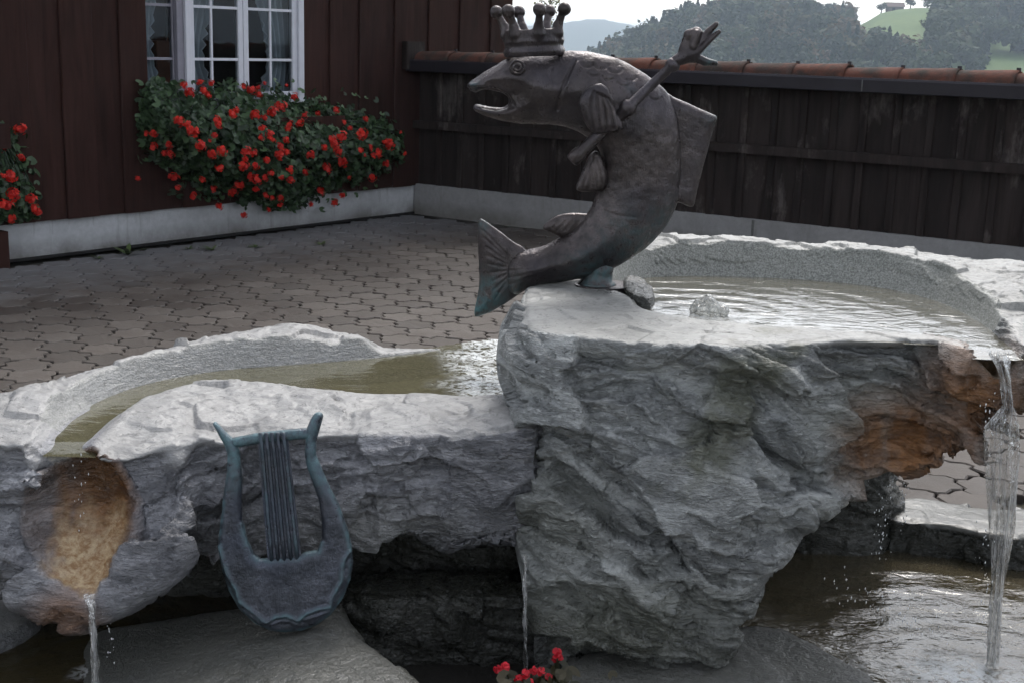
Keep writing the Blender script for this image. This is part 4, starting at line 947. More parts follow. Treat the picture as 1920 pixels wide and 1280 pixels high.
stone('support_stone', 'dark stone in the shadow carrying the lower basin', [(-1.9, 4.02), (-.9, 3.98), (-.35, 4.05), (.12, 4.0), (.12, 4.6), (-1.9, 4.5)], -.48, .36, MAT_ROCK_D, 21, .6)
stone('foot_stone', 'dark boulder under the upper basin behind the right hand pool', [(.95, 4.62), (1.2, 4.52), (1.45, 4.60), (1.50, 4.86), (1.3, 5.0), (.9, 4.98)], -.3, .24, MAT_ROCK_D, 22, .4)
stone('back_support_stone', 'dark stone hidden under the rear of the upper basin', [(.25, 4.2), (.75, 4.25), (.8, 4.85), (.25, 4.8)], -.48, .66, MAT_ROCK_D, 28, .4)
_q = [atZ(x, y, .86)[:2] for x, y in ((1168, 528), (1205, 530), (1226, 556), (1222, 574), (1196, 572), (1172, 556))]
stone('foot_block_stone', 'small dark wet stone in the upper basin beside the fish foot', [tuple(p) for p in _q], .74, .884, MAT_ROCK_D, 29, .15, h=.008, lump=.008, wetv=.9, round_=.012, big=.08)
stone('pool_rim_stone', 'black edged flat rim stone behind the right hand pool', [(1.36, 4.60), (1.62, 4.52), (1.75, 4.44), (2.0, 4.40), (2.9, 4.30), (2.9, 4.66), (2.0, 4.74), (1.46, 4.86)], -.48, .028, MAT_ROCK_D, 23, .45, topv=1.0, wetv=.8)
stone('pool_ledge_stone', 'wet grey ledge at the foot of the tall boulder in front of the pool', [(.10, 3.2), (.15, 3.62), (.5, 3.72), (.85, 3.86), (1.0, 3.70), (1.12, 3.45), (1.2, 3.15), (1.15, 2.9), (.3, 2.9)], -.48, -.075, MAT_ROCK_D, 24, .6, slope=(.03, .06, .6, 3.5), topv=.55, wetv=.7)
stone('lyre_ledge_stone', 'smooth grey stone ledge on which the bronze lyre stands', [(-1.95, 3.72), (-.75, 3.74), (-.50, 3.70), (-.44, 3.52), (-.27, 3.29), (-.08, 2.95), (-.1, 2.7), (-1.95, 2.7)], -.48, 0.035, MAT_ROCK_D, 25, .18, slope=(0.20, 0.03, -.6, 3.45), topv=.42, wetv=.3, lump=.015, round_=.07)
stone('pale_pool_stone', 'pale smooth stone at the left edge under the lower basin', [(-1.95, 3.5), (-1.6, 3.44), (-1.42, 3.52), (-1.40, 3.75), (-1.6, 3.9), (-1.95, 3.9)], -.4, -.02, MAT_ROCK_B, 26, .15, topv=.8, wetv=.1, round_=.09)
stone('pool_wall_stone', 'dark rough wall of the planting pit between the two pools', [(-.5, 3.72), (.0, 3.80), (.15, 3.75), (.15, 3.98), (-.5, 3.98)], -.48, .02, MAT_ROCK_D, 27, .6, wetv=.7)

# ------------------------------------------------------------------ water
def water_sheet(name, poly, z, mat, label, foam=None, h=0.03, bulge=None):
    p = np.array(poly, float); xs = np.arange(p[:, 0].min(), p[:, 0].max() + h, h); ys = np.arange(p[:, 1].min(), p[:, 1].max() + h, h)
    X, Y = np.meshgrid(xs, ys, indexing='ij'); S = poly_sdf(X, Y, p); ny = len(ys)
    I, J = np.meshgrid(np.arange(len(xs) - 1), np.arange(ny - 1), indexing='ij'); a = (I * ny + J).ravel()
    Q = np.stack([a, a + ny, a + ny + 1, a + 1], 1); keep = S.ravel()[Q].min(1) < 0; Q = Q[keep]
    Z = np.full(X.shape, z)
    if bulge is not None: Z = Z + bulge(X, Y)
    V = np.stack([X, Y, Z], 2).reshape(-1, 3); used = np.unique(Q); mp = np.full(len(V), -1); mp[used] = np.arange(len(used))
    V = V[used]; Q = mp[Q]; f = foam(V) if foam else np.zeros(len(V))
    o = obj(name, mesh_np(name, V, Q, True, {'foam': f}), mat); tag(o, kind='structure'); return o
big_in = [(0.30, 4.9), (0.28, 4.1), (.6, 3.92), (1.30, 3.85), (1.36, 3.72), (1.49, 3.72), (1.58, 4.1), (1.58, 4.45), (1.5, 4.75), (1.3, 4.95), (.9, 5.03), (.5, 5.0)]
water_sheet('upper_water', big_in, WATER_UP, MAT_WATER_UP, '', lambda V: 0.55 * np.exp(-((V[:, 0] - .64) ** 2 + (V[:, 1] - 4.20) ** 2) / .012), .02,
            lambda X, Y: -0.012 * sstep(3.84, 3.70, Y) + 0.0018 * np.sin(np.hypot(X - .64, Y - 4.20) * 60) * np.exp(-np.hypot(X - .64, Y - 4.20) / .35))
low_in = [(-1.40, 3.6), (-1.40, 3.85), (-1.31, 4.22), (-1.08, 4.49), (-.8, 4.61), (-.5, 4.75), (-.28, 4.89), (-.08, 5.05), (.06, 5.05), (.06, 4.16), (-.45, 4.12), (-.63, 4.14), (-.9, 4.2), (-1.09, 4.12), (-1.17, 3.9), (-1.17, 3.5), (-1.36, 3.5)]
water_sheet('lower_water', low_in, WATER_LOW, MAT_WATER_LOW, '', lambda V: 1.0 * sstep(-.30, -.06, V[:, 0] + .12 * fbm(V * 9, 3, 3)), .02,
            lambda X, Y: 0.007 * sstep(-.32, -.05, X) * vnoise(np.stack([X.ravel() * 30, Y.ravel() * 30, X.ravel() * 0], 1), 8).reshape(X.shape) - .02 * sstep(3.62, 3.5, Y))
water_sheet('right_pool_water', [(.45, 3.2), (.6, 2.4), (2.85, 2.4), (2.85, 4.62), (1.0, 4.85), (.6, 4.6)], WATER_POOL, MAT_WATER_POOL, '', lambda V: 0.9 * blob(V, (1.38, 3.60, -.1), (.20, .16, .2)) + .35 * blob(V, (.95, 3.62, -.1), (.22, .1, .2)), .03,
            lambda X, Y: 0.0025 * np.sin(np.hypot(X - 1.40, Y - 3.66) * 46) * np.exp(-np.hypot(X - 1.40, Y - 3.66) / .6))
water_sheet('left_pool_water', [(-2.2, 2.4), (-.5, 2.4), (-.55, 4.0), (-2.2, 4.0)], -.085, MAT_WATER_POOL_L, '', lambda V: .8 * blob(V, (-1.17, 3.42, -.08), (.05, .05, .1)), .04)
b = MB(); b.box((.3, 3.3, -.44), (2.6, 0, 0), (0, 1.5, 0), (0, 0, .03)); 
pf = b.build('pool_floor', plain('brown pool silt', (0.10, 0.075, 0.032), 0.9, nscale=6, var=0.6)); tag(pf, kind='structure')

def strand_sheet(name, rows, Y, label, mat, seed, ncol=26, amp=.012, jag=0.0, cat='water jet'):
    """falling sheet: rows of (photo y, left x, right x, depth Y); folded like a ribbon so that it has body"""
    rng = np.random.default_rng(seed); n = 46; V = []; rows = np.array(rows, float)
    yy = np.linspace(rows[0, 0], rows[-1, 0], n); ph = rng.uniform(0, 6.28, 4)
    jit = rng.uniform(0, 1, ncol) * jag
    for i, y in enumerate(yy):
        xl, xr, dY = (np.interp(y, rows[:, 0], rows[:, k]) for k in (1, 2, 3))
        for side in (0, 1):
            for c in range(ncol):
                q = c / (ncol - 1); f = i / (n - 1)
                y2 = y + jit[c] * max(0, 1 - f * 4)
                x = xl + (xr - xl) * q + 1.6 * math.sin(f * 21 + q * 9 + ph[0]) + rng.normal(0, .35)
                th = (0.006 + .010 * f) * math.sin(math.pi * q) ** .5
                P = atY(x, y2, dY); P[1] += amp * math.sin(q * 17 + ph[1] + f * 3) * math.sin(math.pi * q) + (th if side else -th)
                V.append(P)
    Q = []
    m = 2 * ncol
    for i in range(n - 1):
        for c in range(ncol - 1):
            a = i * m + c; Q += [(a, a + 1, a + m + 1, a + m), (a + ncol, a + m + ncol, a + m + ncol + 1, a + ncol + 1)]
        a = i * m; Q += [(a, a + m, a + m + ncol, a + ncol), (a + ncol - 1, a + m - 1, a + 2 * m - 1, a + m + ncol - 1)]
    o = obj(name, mesh_np(name, V, Q), mat); tag(o, label, cat); return o
strand_sheet('water_jet', [(655, 1852, 1890, 3.70), (690, 1870, 1894, 3.685), (760, 1878, 1902, 3.675), (800, 1846, 1911, 3.67), (900, 1846, 1910, 3.66), (980, 1855, 1904, 3.66), (1060, 1858, 1889, 3.66), (1140, 1855, 1878, 3.66), (1245, 1849, 1871, 3.66)], 3.67, 'clear sheet of water falling from the upper basin spout into the right pool', MAT_FALL, 5, jag=16)
strand_sheet('water_jet', [(1112, 156, 178, 3.275), (1135, 162, 178, 3.262), (1170, 168, 180, 3.258), (1230, 171, 184, 3.255), (1300, 172, 188, 3.255)], 3.4, 'thin stream of water dropping from the rusty spout of the lower basin', MAT_FALL, 6, 12, .004)

def make_bubbler():
    lo = np.array([.53, 4.09, .82]); h = .004; xs, ys, zs = grid(lo, lo + np.array([.23, .22, .11]), h); X, Y, Z = np.meshgrid(xs, ys, zs, indexing='ij')
    F = np.full(X.shape, 9.0, np.float32); rng = np.random.default_rng(8)
    for _ in range(26):
        a, r = rng.uniform(0, 6.28), rng.uniform(0, .055) ; q = rng.uniform(.014, .026)
        z = .848 + .052 * (1 - (r / .06) ** 1.5) * rng.uniform(.4, 1.05)
        F = smin(F, np.sqrt((X - .642 - r * math.cos(a)) ** 2 + (Y - 4.20 - r * .8 * math.sin(a)) ** 2 + (Z - z) ** 2) - q, .008)
    F[0] = F[-1] = 1; F[:, 0] = F[:, -1] = 1; F[:, :, 0] = F[:, :, -1] = 1
    V, Q = surface_nets(F, lo, h); N = quad_normals(V, Q); V = V + N * (0.006 * fbm(V * 60, 2, 4))[:, None]
    tag(obj('bubbling_spring', mesh_np('bubbling_spring', V, Q), MAT_CLEAR), 'small clear bubbling water mound in the upper basin', 'water jet')
make_bubbler()

def droplets(name, label, spots, seed):
    rng = np.random.default_rng(seed); b = MB()
    for (x0, y0, x1, y1, Y, n, s) in spots:
        for _ in range(n):
            t = rng.uniform(); P = atY(x0 + (x1 - x0) * t + rng.normal(0, s), y0 + (y1 - y0) * t + rng.normal(0, s), Y + rng.normal(0, .03)); r = rng.uniform(.0008, .0024)
            vs = [P + r * np.array(q) * (1, 1, rng.uniform(1.2, 3.5)) for q in ((1, 0, 0), (-1, 0, 0), (0, 1, 0), (0, -1, 0), (0, 0, 1), (0, 0, -1))]
            b.add(vs, [(0, 2, 4), (2, 1, 4), (1, 3, 4), (3, 0, 4), (2, 0, 5), (1, 2, 5), (3, 1, 5), (0, 3, 5)])
    o = b.build(name, MAT_SPRAY, None, True); tag(o, label, 'spray', kind='stuff')
MAT_SPRAY = plain('bright spray', (0.85, 0.86, 0.88), 0.15, 0, 30, .1, 0)
droplets('spray', 'scattered bright water drops falling under the spouts and the rocks', [(1850, 740, 1870, 820, 3.66, 26, 14), (1850, 980, 1855, 1210, 3.66, 40, 9), (1665, 905, 1650, 1050, 3.8, 46, 9), (1700, 900, 1690, 1000, 3.85, 22, 5), (1560, 1080, 1760, 1200, 3.75, 70, 18), (205, 1165, 212, 1250, 3.39, 16, 4), (150, 850, 155, 1000, 3.5, 22, 9), (870, 670, 950, 730, 4.3, 60, 12)], 4)

# ------------------------------------------------------------------ bronze fish king
def inflate(polys, O, e1, e2, n, T, R, h, blur=2, rel=2, holes=(), grow=0.9):
    """solid with the given outline, swelling from its edge (half thickness T reached R inside the edge)"""
    allp = np.concatenate([np.asarray(p) for p in polys]); lo = allp.min(0) - 4 * h; hi = allp.max(0) + 4 * h
    us = np.arange(lo[0], hi[0], h, dtype=np.float32); vs = np.arange(lo[1], hi[1], h, dtype=np.float32); U, W = np.meshgrid(us, vs, indexing='ij')
    S = poly_sdf(U, W, polys[0])
    for p in polys[1:]: S = np.minimum(S, poly_sdf(U, W, p))
    for p in holes: S = np.maximum(S, -poly_sdf(U, W, p))
    S = S - grow * h
    q = 1 - np.minimum(-S / R, 1.0); t2 = T * T * (1 - q * q)
    for _ in range(blur):
        t2 = (t2 + np.roll(t2, 1, 0) + np.roll(t2, -1, 0) + np.roll(t2, 1, 1) + np.roll(t2, -1, 1)) / 5
    ys = np.arange(-T - 3 * h, T + 3 * h, h, dtype=np.float32)
    F = (ys[None, None, :] ** 2 - t2[:, :, None]).astype(np.float32) / (2 * T)
    V, Q = surface_nets(F, (lo[0], lo[1], ys[0]), h); V = relax(V, Q, rel, .5)
    L = V.copy()
    W3 = np.asarray(O) + V[:, :1] * e1 + V[:, 1:2] * e2 + V[:, 2:3] * n
    if np.dot(np.cross(e1, e2), n) < 0: Q = Q[:, ::-1]
    return W3.astype(np.float32), Q, L
FISH_Y = 4.60
EX, EZ, EN = np.array([1.0, 0, 0]), np.array([0, 0, 1.0]), np.array([0, -1.0, 0])
def fx(pts, Y=FISH_Y): return np.array([(lambda p: (p[0], p[2]))(atY(x, y, Y)) for x, y in pts])
FO = np.array([0, FISH_Y, 0.0])
def groove(V, Q, L, lines, front=True):
    N = quad_normals(V, Q); d = np.zeros(len(V), np.float32)
    for pts, depth, width in lines:
        dd = line_dist(L[:, 0], L[:, 1], [tuple(p) for p in pts]); d += depth * np.exp(-(dd / width) ** 2)
    return V + N * d[:, None]
def patina_px(V, spots):
    p = np.zeros(len(V), np.float32); d = V - _C; dep = d @ _f; px = 960 + FOC * (d @ _R) / dep; py = 640 - FOC * (d @ _U) / dep
    for x, y, r, a in spots: p = np.maximum(p, a * np.exp(-((px - x) ** 2 + (py - y) ** 2) / (r * r)))
    return p
def make_fish():
    root = empty('fish_sculpture', (0.27, FISH_Y, 0.865), 'bronze leaping fish with crown and sceptre standing on the upper basin', 'sculpture')
    body = [(874, 161), (884, 151), (910, 134), (947, 111), (985, 104), (1030, 99), (1058, 96), (1088, 96), (1131, 102), (1170, 114), (1209, 138), (1243, 165), (1264, 192), (1276, 235), (1281, 290), (1278, 345), (1270, 382), (1257, 412), (1233, 446), (1194, 479), (1155, 501), (1120, 517), (1092, 523), (1054, 528), (1020, 530), (986, 543), (968, 554), (950, 545), (948, 500), (962, 474), (988, 469), (1020, 462), (1049, 446), (1073, 431), (1097, 407), (1112, 383), (1121, 358), (1129, 330), (1130, 300), (1122, 276), (1100, 256), (1073, 241), (1044, 234), (1005, 233), (957, 230), (913, 220), (889, 208), (886, 198), (893, 193), (908, 199), (932, 203), (950, 199), (956, 190), (948, 177), (928, 170), (908, 168), (897, 171), (891, 177), (885, 170), (878, 168)]
    P = fx(smooth_poly(body, 1))
    V, Q, L = inflate([P], FO, EX, EZ, EN, .092, .165, .0045, 3, 3, grow=0.1)
    lines = [([(884, 160), (905, 159), (935, 163), (955, 172), (966, 186), (972, 200)], .006, .006), ([(892, 203), (915, 209), (945, 212), (968, 205)], .004, .006)]
    lines += [([(878, 166), (900, 163), (930, 167), (950, 176), (958, 190), (951, 200), (930, 206), (906, 202)], -.004, .004)]
    lines += [([(1076, 114), (1066, 135), (1056, 158), (1048, 180), (1044, 205)], -.008, .005), ([(1080, 118), (1070, 138), (1060, 162)], .004, .006)]
    lines += [([(1034, 128), (1031, 140), (1036, 155)], -.004, .004)]
    for (x, y, s) in ((1100, 116, 13), (1126, 118, 14), (1152, 126, 14), (1178, 140, 14), (1204, 158, 13), (1112, 134, 12), (1140, 140, 13), (1168, 152, 13), (1194, 170, 12), (1226, 178, 12)):
        lines.append(([(x + s * math.cos(a), y + s * .7 * math.sin(a)) for a in np.linspace(.35, 2.9, 7)], -.0052, .0038))
    lines += [([(1130, 392), (1160, 400), (1190, 402)], -.003, .003)]
    for a in range(4): lines.append(([(962 - 4 * a, 490 + 14 * a), (1000, 486 + 9 * a)], -.0022, .003))
    V = groove(V, Q, L, [(fx(p), dp, w) for p, dp, w in lines])
    V = V + quad_normals(V, Q) * (0.0040 * fbm(V * 22, 4, 2))[:, None]
    pat = np.maximum(patina_px(V, [(1190, 470, 60, .45), (1110, 525, 45, .6), (1240, 420, 40, .3), (950, 545, 30, .5), (890, 165, 14, .5)]), 0)
    obj('body', mesh_np('body', V, Q, True, {'patina': pat}), MAT_BRONZE, root)
    bodyo = [c for c in root.children if c.name.startswith('body')][0] if root.children else None
    def fin(name, pts, Y, T, R, lines, spots=(), sm=1, h=.0045):
        O = np.array([0, Y, 0.0]); V, Q, L = inflate([fx(smooth_poly(pts, sm) if sm else pts, Y)], O, EX, EZ, EN, T, R, h, 1, 1)
        V = groove(V, Q, L, [(fx(p, Y), dp, w) for p, dp, w in lines]); V = V + quad_normals(V, Q) * (0.0015 * fbm(V * 30, 3, 2))[:, None]
        return obj(name, mesh_np(name, V, Q, True, {'patina': patina_px(V, spots)}), MAT_BRONZE, root)
    tl = [([(905 + 3 * k, 430 + 16 * k), (955, 480 + 5 * k)], -.003, .003) for k in range(9)]
    fin('tail_fin', [(899, 411), (903, 412), (933, 433), (960, 455), (985, 467), (995, 500), (985, 540), (952, 565), (920, 583), (894, 594), (890, 590), (896, 560), (901, 533), (899, 484), (897, 440)], FISH_Y, .026, .07, tl, [(900, 575, 42, 1.0), (915, 555, 40, .7), (900, 420, 16, .5)])
    fin('dorsal_fin', [(1250, 176), (1262, 184), (1300, 201), (1342, 219), (1341, 226), (1331, 258), (1311, 334), (1299, 386), (1292, 386), (1272, 378), (1250, 380), (1232, 300), (1232, 220)], FISH_Y, .028, .032, [([(1258, 200 + 20 * k), (1325 - 4 * k, 240 + 16 * k)], -.0003, .004) for k in range(8)], [(1335, 222, 12, .3)], 0)
    fin('anal_fin', [(1016, 429), (1030, 414), (1050, 404), (1075, 401), (1110, 403), (1105, 425), (1060, 446), (1045, 441), (1032, 434)], FISH_Y, .020, .03, [([(1030 + 14 * k, 432), (1055 + 12 * k, 408)], -.002, .003) for k in range(4)])
    fin('pelvic_fin', [(1110, 284), (1126, 288), (1140, 330), (1136, 352), (1122, 359), (1080, 358), (1084, 345), (1095, 318)], FISH_Y - .035, .028, .03, [([(1118 - 3 * k, 296), (1128 - 12 * k, 352)], -.004, .004) for k in range(4)])
    fin('pectoral_fin', [(1100, 168), (1121, 156), (1138, 164), (1150, 190), (1160, 218), (1167, 240), (1160, 246), (1136, 248), (1112, 250), (1098, 232), (1088, 208), (1085, 188)], FISH_Y - .122, .024, .030, [([(1112 + 7 * k, 172 + 3 * k), (1106 + 13 * k, 205), (1110 + 13 * k, 244)], -.0075, .0045) for k in range(5)], (), 1, .0035)
    # eye: raised ring and pupil
    c = fx([(970, 126)])[0]; ye = FISH_Y - .083; b = MB()
    for (r0, rr) in ((.021, .0042), (.0105, .0045)):
        m, k2 = 20, 8; vs = []
        for i in range(m):
            a = 2 * math.pi * i / m
            for j in range(k2):
                q = 2 * math.pi * j / k2; r = r0 + rr * math.cos(q); vs.append((c[0] + 1.15 * r * math.cos(a), ye - rr * math.sin(q) + .010 * (r0 > .015), c[1] + r * math.sin(a)))
        b.add(vs, [(i * k2 + j, ((i + 1) % m) * k2 + j, ((i + 1) % m) * k2 + (j + 1) % k2, i * k2 + (j + 1) % k2) for i in range(m) for j in range(k2)])
    b.build('eye', MAT_BRONZE, root, True)
    # foot: short stem on a thin plate
    b = MB(); p = atY(1121, 500, FISH_Y); z0 = .862
    b.tube([(p[0], FISH_Y, z0), (p[0], FISH_Y, z0 + .012), (p[0], FISH_Y, z0 + .02), (p[0] + .004, FISH_Y, p[2] - .02), (p[0] + .006, FISH_Y, p[2] + .03)], [.072, .066, .054, .050, .058], 22); o = b.build('foot', MAT_BRONZE, root, True)
    at = o.data.attributes.new('patina', 'FLOAT', 'POINT'); at.data.foreach_set('value', [.55] * len(o.data.vertices))
    b = MB(); pts = [(p[0] + .02 + .105 * math.cos(a), FISH_Y + .005 + .10 * math.sin(a)) for a in np.linspace(0, 2 * math.pi, 29)[:-1]]
    vs = [(x, y, z0 - .012) for x, y in pts] + [(x, y, z0 + .006) for x, y in pts]; b.add(vs, [tuple(range(28, 56))] + [(i, (i + 1) % 28, 28 + (i + 1) % 28, 28 + i) for i in range(28)]); b.build('base_plate', MAT_BRONZE, root)
    # sceptre held under the pectoral fin, ending in an open hand
    ys = FISH_Y - .105
    a, bb = atY(1071, 303, ys + .015), atY(1268, 116, ys - .01); d = bb - a
    pt = lambda t: a + d * t
    b = MB(); prof = [(0, .017), (.008, .0245), (.05, .026), (.09, .0255), (.10, .0215), (.3, .0205), (.50, .020), (.515, .027), (.545, .030), (.575, .027), (.59, .0185), (.8, .0165), (.93, .0165), (.945, .023), (.97, .026), (.995, .022), (1.0, .017)]
    b.tube([pt(t) for t, r in prof], [r for t, r in prof], 16); o = b.build('sceptre', MAT_BRONZE, root, True)
    h = .0035; c0 = atY(1305, 85, ys - .01); lo = c0 - np.array([.12, .06, .12]); xs, yy, zs = grid(lo, c0 + np.array([.12, .06, .12]), h); X, Y, Z = np.meshgrid(xs, yy, zs, indexing='ij')
    def cap(F, p0, p1, r0, r1, k=.010):
        p0, p1 = np.array(p0), np.array(p1); e = p1 - p0; t = np.clip(((X - p0[0]) * e[0] + (Y - p0[1]) * e[1] + (Z - p0[2]) * e[2]) / (e @ e), 0, 1)
        dd = np.sqrt((X - p0[0] - t * e[0]) ** 2 + (Y - p0[1] - t * e[1]) ** 2 + (Z - p0[2] - t * e[2]) ** 2) - (r0 + (r1 - r0) * t)
        return smin(F, dd, k)
    A = lambda x, y, o=0.0: atY(x, y, ys - .01 + o)
    F = np.full(X.shape, 9.0, np.float32)
    F = cap(F, A(1268, 114), A(1296, 102), .020, .027); F = cap(F, A(1282, 94), A(1292, 66), .018, .017); F = cap(F, A(1292, 66), A(1306, 62), .018, .020, .006)
    F = cap(F, A(1306, 64, -.012), A(1300, 88, -.016), .016, .014, .003)
    F = cap(F, A(1300, 96), A(1328, 60), .017, .012, .005); F = cap(F, A(1328, 60), A(1343, 46), .012, .0095, .004)
    F = cap(F, A(1306, 100, -.014), A(1334, 72, -.012), .013, .010, .003); F = cap(F, A(1334, 72, -.012), A(1348, 60, -.010), .010, .008, .003)
    F = cap(F, A(1298, 106), A(1322, 116), .019, .014, .006); F = cap(F, A(1322, 116), A(1341, 119), .014, .010, .004)
    F[0] = F[-1] = 1; F[:, 0] = F[:, -1] = 1; F[:, :, 0] = F[:, :, -1] = 1
    V, Q = surface_nets(F, lo, h); V = relax(V, Q, 2, .5); V = V + quad_normals(V, Q) * (0.0012 * fbm(V * 40, 2, 3))[:, None]
    put(obj('hand_finial', mesh_np('hand_finial', V, Q, True, {'patina': patina_px(V, [(1335, 118, 14, .5)])}), MAT_BRONZE), o)
    # crown
    k = FISH_Y / FOC * 1.0; c0 = atY(1002, 103, FISH_Y); tl_ = math.radians(4.0)
    cu = np.array([math.sin(-tl_) * 0 - math.sin(tl_) * 1.0, 0, math.cos(tl_)]); cr = np.array([math.cos(tl_), 0, math.sin(tl_)])
    h = 2.1; lim = 96; g = np.arange(-lim, lim + h, h, dtype=np.float32); gz = np.arange(-10, 104, h, dtype=np.float32); X, Y, Z = np.meshgrid(g, g, gz, indexing='ij')
    Rr = np.sqrt(X * X + Y * Y); rad = 54 + 2.0 * np.exp(-((Z - 6) / 5.0) ** 2) + 1.6 * np.exp(-((Z - 24) / 3.0) ** 2) - 1.5 * np.exp(-((Z - 15) / 4.0) ** 2)
    F = smax(np.abs(Rr - rad + 4) - 4.5, np.abs(Z - 21) - 24, 3.0)
    for ph in (-92, -42, 10, 58, 152, 203):
        s_, c_ = math.sin(math.radians(ph)), -math.cos(math.radians(ph))
        pts = [(50, 38, 12), (52, 50, 8.5), (58, 63, 6.2), (66, 78, 12.2)]
        for (r0, z0_, q0), (r1, z1_, q1) in zip(pts[:-1], pts[1:]):
            p0 = np.array([s_ * r0, c_ * r0, z0_]); e = np.array([s_ * r1, c_ * r1, z1_]) - p0
            t = np.clip(((X - p0[0]) * e[0] + (Y - p0[1]) * e[1] + (Z - p0[2]) * e[2]) / (e @ e), 0, 1)
            if q1 == 12.2: d_ = np.minimum(np.sqrt((X - p0[0] - t * e[0]) ** 2 + (Y - p0[1] - t * e[1]) ** 2 + (Z - p0[2] - t * e[2]) ** 2) - (6.2 + 1.5 * t), np.sqrt((X - s_ * r1) ** 2 + (Y - c_ * r1) ** 2 + (Z - z1_) ** 2) - 12.2)
            else: d_ = np.sqrt((X - p0[0] - t * e[0]) ** 2 + (Y - p0[1] - t * e[1]) ** 2 + (Z - p0[2] - t * e[2]) ** 2) - (q0 + (q1 - q0) * t)
            F = smin(F, d_, 4.0)
    V, Q = surface_nets(F.astype(np.float32), (-lim, -lim, -10), h); V = relax(V, Q, 2, .5)
    V = V + quad_normals(V, Q) * (0.9 * fbm(V * .07, 3, 5))[:, None]
    W = c0 + (V[:, :1] * cr + V[:, 1:2] * np.array([0, 1.0, 0]) + V[:, 2:3] * cu) * k
    obj('crown', mesh_np('crown', W, Q, True, {'patina': np.zeros(len(W))}), MAT_BRONZE, root)
make_fish()

# ------------------------------------------------------------------ bronze lyre
def make_lyre():
    p0 = atY(540, 1183, 3.45); th = math.radians(10); n = np.array([0.06, -math.cos(th), math.sin(th)]); n /= np.linalg.norm(n)
    e1 = np.cross(np.array([0, math.sin(th), math.cos(th)]), n) * -1; e1 = np.array([1, 0, 0]) - n * n[0]; e1 /= np.linalg.norm(e1); e2 = np.cross(n, e1)
    root = empty('lyre_sculpture', p0, 'blue grey bronze lyre leaning against the lower basin', 'sculpture')
    def c8(pts): return [(lambda q: (np.dot(q - p0, e1), np.dot(q - p0, e2)))(atP(380 + x / 2.909, 760 + y / 2.909, p0, n)) for x, y in pts]
    outer = [(58, 98), (68, 90), (125, 145), (165, 183), (195, 240), (205, 300), (208, 330), (570, 330), (562, 280), (566, 200), (572, 125), (590, 85), (615, 45), (640, 36), (654, 52), (636, 120), (616, 190), (613, 270), (640, 330), (680, 420), (740, 540), (785, 660), (808, 760), (815, 850), (800, 950), (760, 1050), (700, 1130), (620, 1190), (540, 1220), (450, 1230), (360, 1216), (290, 1180), (210, 1110), (150, 1010), (115, 900), (95, 800), (92, 720), (105, 620), (120, 480), (138, 360), (142, 270), (125, 215), (95, 160)]
    hole = [(208, 322), (212, 400), (208, 520), (212, 640), (235, 740), (270, 810), (310, 846), (370, 842), (440, 836), (520, 830), (560, 810), (638, 795), (656, 740), (655, 640), (640, 520), (605, 420), (578, 340), (570, 322)]
    hole2 = [(200, 260), (206, 345), (575, 345), (560, 250)]
    V, Q, L = inflate([np.array(c8(outer))], p0, e1, e2, n, .022, .020, .0035, 1, 2, [np.array(c8(hole)), np.array(c8(hole2))])
    sc = [(100, 760), (118, 830), (140, 905), (170, 960), (192, 1000), (205, 1055), (240, 1085), (290, 1120), (330, 1160), (352, 1172), (400, 1142), (460, 1134), (525, 1160), (570, 1122), (640, 1098), (700, 1086), (708, 1040), (735, 990), (760, 945), (762, 880), (775, 830), (800, 790)]
    sc2 = [(380, 1180), (430, 1163), (480, 1163), (520, 1185)]; sc3 = [(230, 1105), (290, 1150), (320, 1180)]; sc4 = [(560, 1155), (640, 1130), (695, 1110)]
    rim = hole[3:13]
    V = groove(V, Q, L, [(c8(sc), .007, .0055), (c8(sc2), .004, .004), (c8(sc3), .004, .004), (c8(sc4), .004, .004), (c8(rim), .005, .005)])
    N = quad_normals(V, Q); V = V + N * (0.0016 * fbm(V * 34, 3, 6))[:, None]
    so = poly_sdf(L[:, 0], L[:, 1], np.array(c8(outer))); edge = np.exp(-(so / .008) ** 2) * .7
    ln = line_dist(L[:, 0], L[:, 1], c8(sc)); edge = np.maximum(edge, .7 * np.exp(-(ln / .006) ** 2)); edge = np.maximum(edge, .6 * np.exp(-(line_dist(L[:, 0], L[:, 1], c8(rim)) / .006) ** 2))
    topm = sstep(.36, .50, L[:, 1]); pat = np.maximum(edge, topm * .85)
    obj('frame', mesh_np('frame', V, Q, True, {'patina': np.clip(pat, 0, 1)}), MAT_BRONZE_L, root)
    V, Q, L = inflate([np.array(c8([(150, 188), (165, 178), (300, 152), (450, 135), (580, 124), (585, 175), (445, 186), (300, 206), (185, 222), (160, 222)]))], p0, e1, e2, n, .017, .012, .0035, 1, 2)
    obj('crossbar', mesh_np('crossbar', V, Q, True, {'patina': np.full(len(V), .9)}), MAT_BRONZE_L, root)
    P3 = lambda x, y, o: p0 + e1 * c8([(x, y)])[0][0] + e2 * c8([(x, y)])[0][1] + n * o
    b = MB(); vs = [P3(x, y, o) for o in (.004, .012) for x, y in ((300, 153), (464, 137), (543, 835), (358, 842))]; b.add(vs, [(0, 1, 2, 3), (7, 6, 5, 4), (0, 4, 5, 1), (1, 5, 6, 2), (2, 6, 7, 3), (3, 7, 4, 0)]); b.build('string_plate', MAT_BRONZE_L, root)
    for k in range(5):
        f = (k + .5) / 5; xa, xb = 305 + 154 * f, 362 + 176 * f; b = MB(); ts = np.linspace(0, 1, 8)
        b.tube([P3(xa + (xb - xa) * t, 142 + 700 * t, .013 + (.010 if t < .05 else 0)) for t in ts], .0058, 8); o = b.build('string', MAT_BRONZE_L, root, True)
        at = o.data.attributes.new('patina', 'FLOAT', 'POINT'); at.data.foreach_set('value', [.35 if k in (0, 4) else .12] * len(o.data.vertices))
make_lyre()

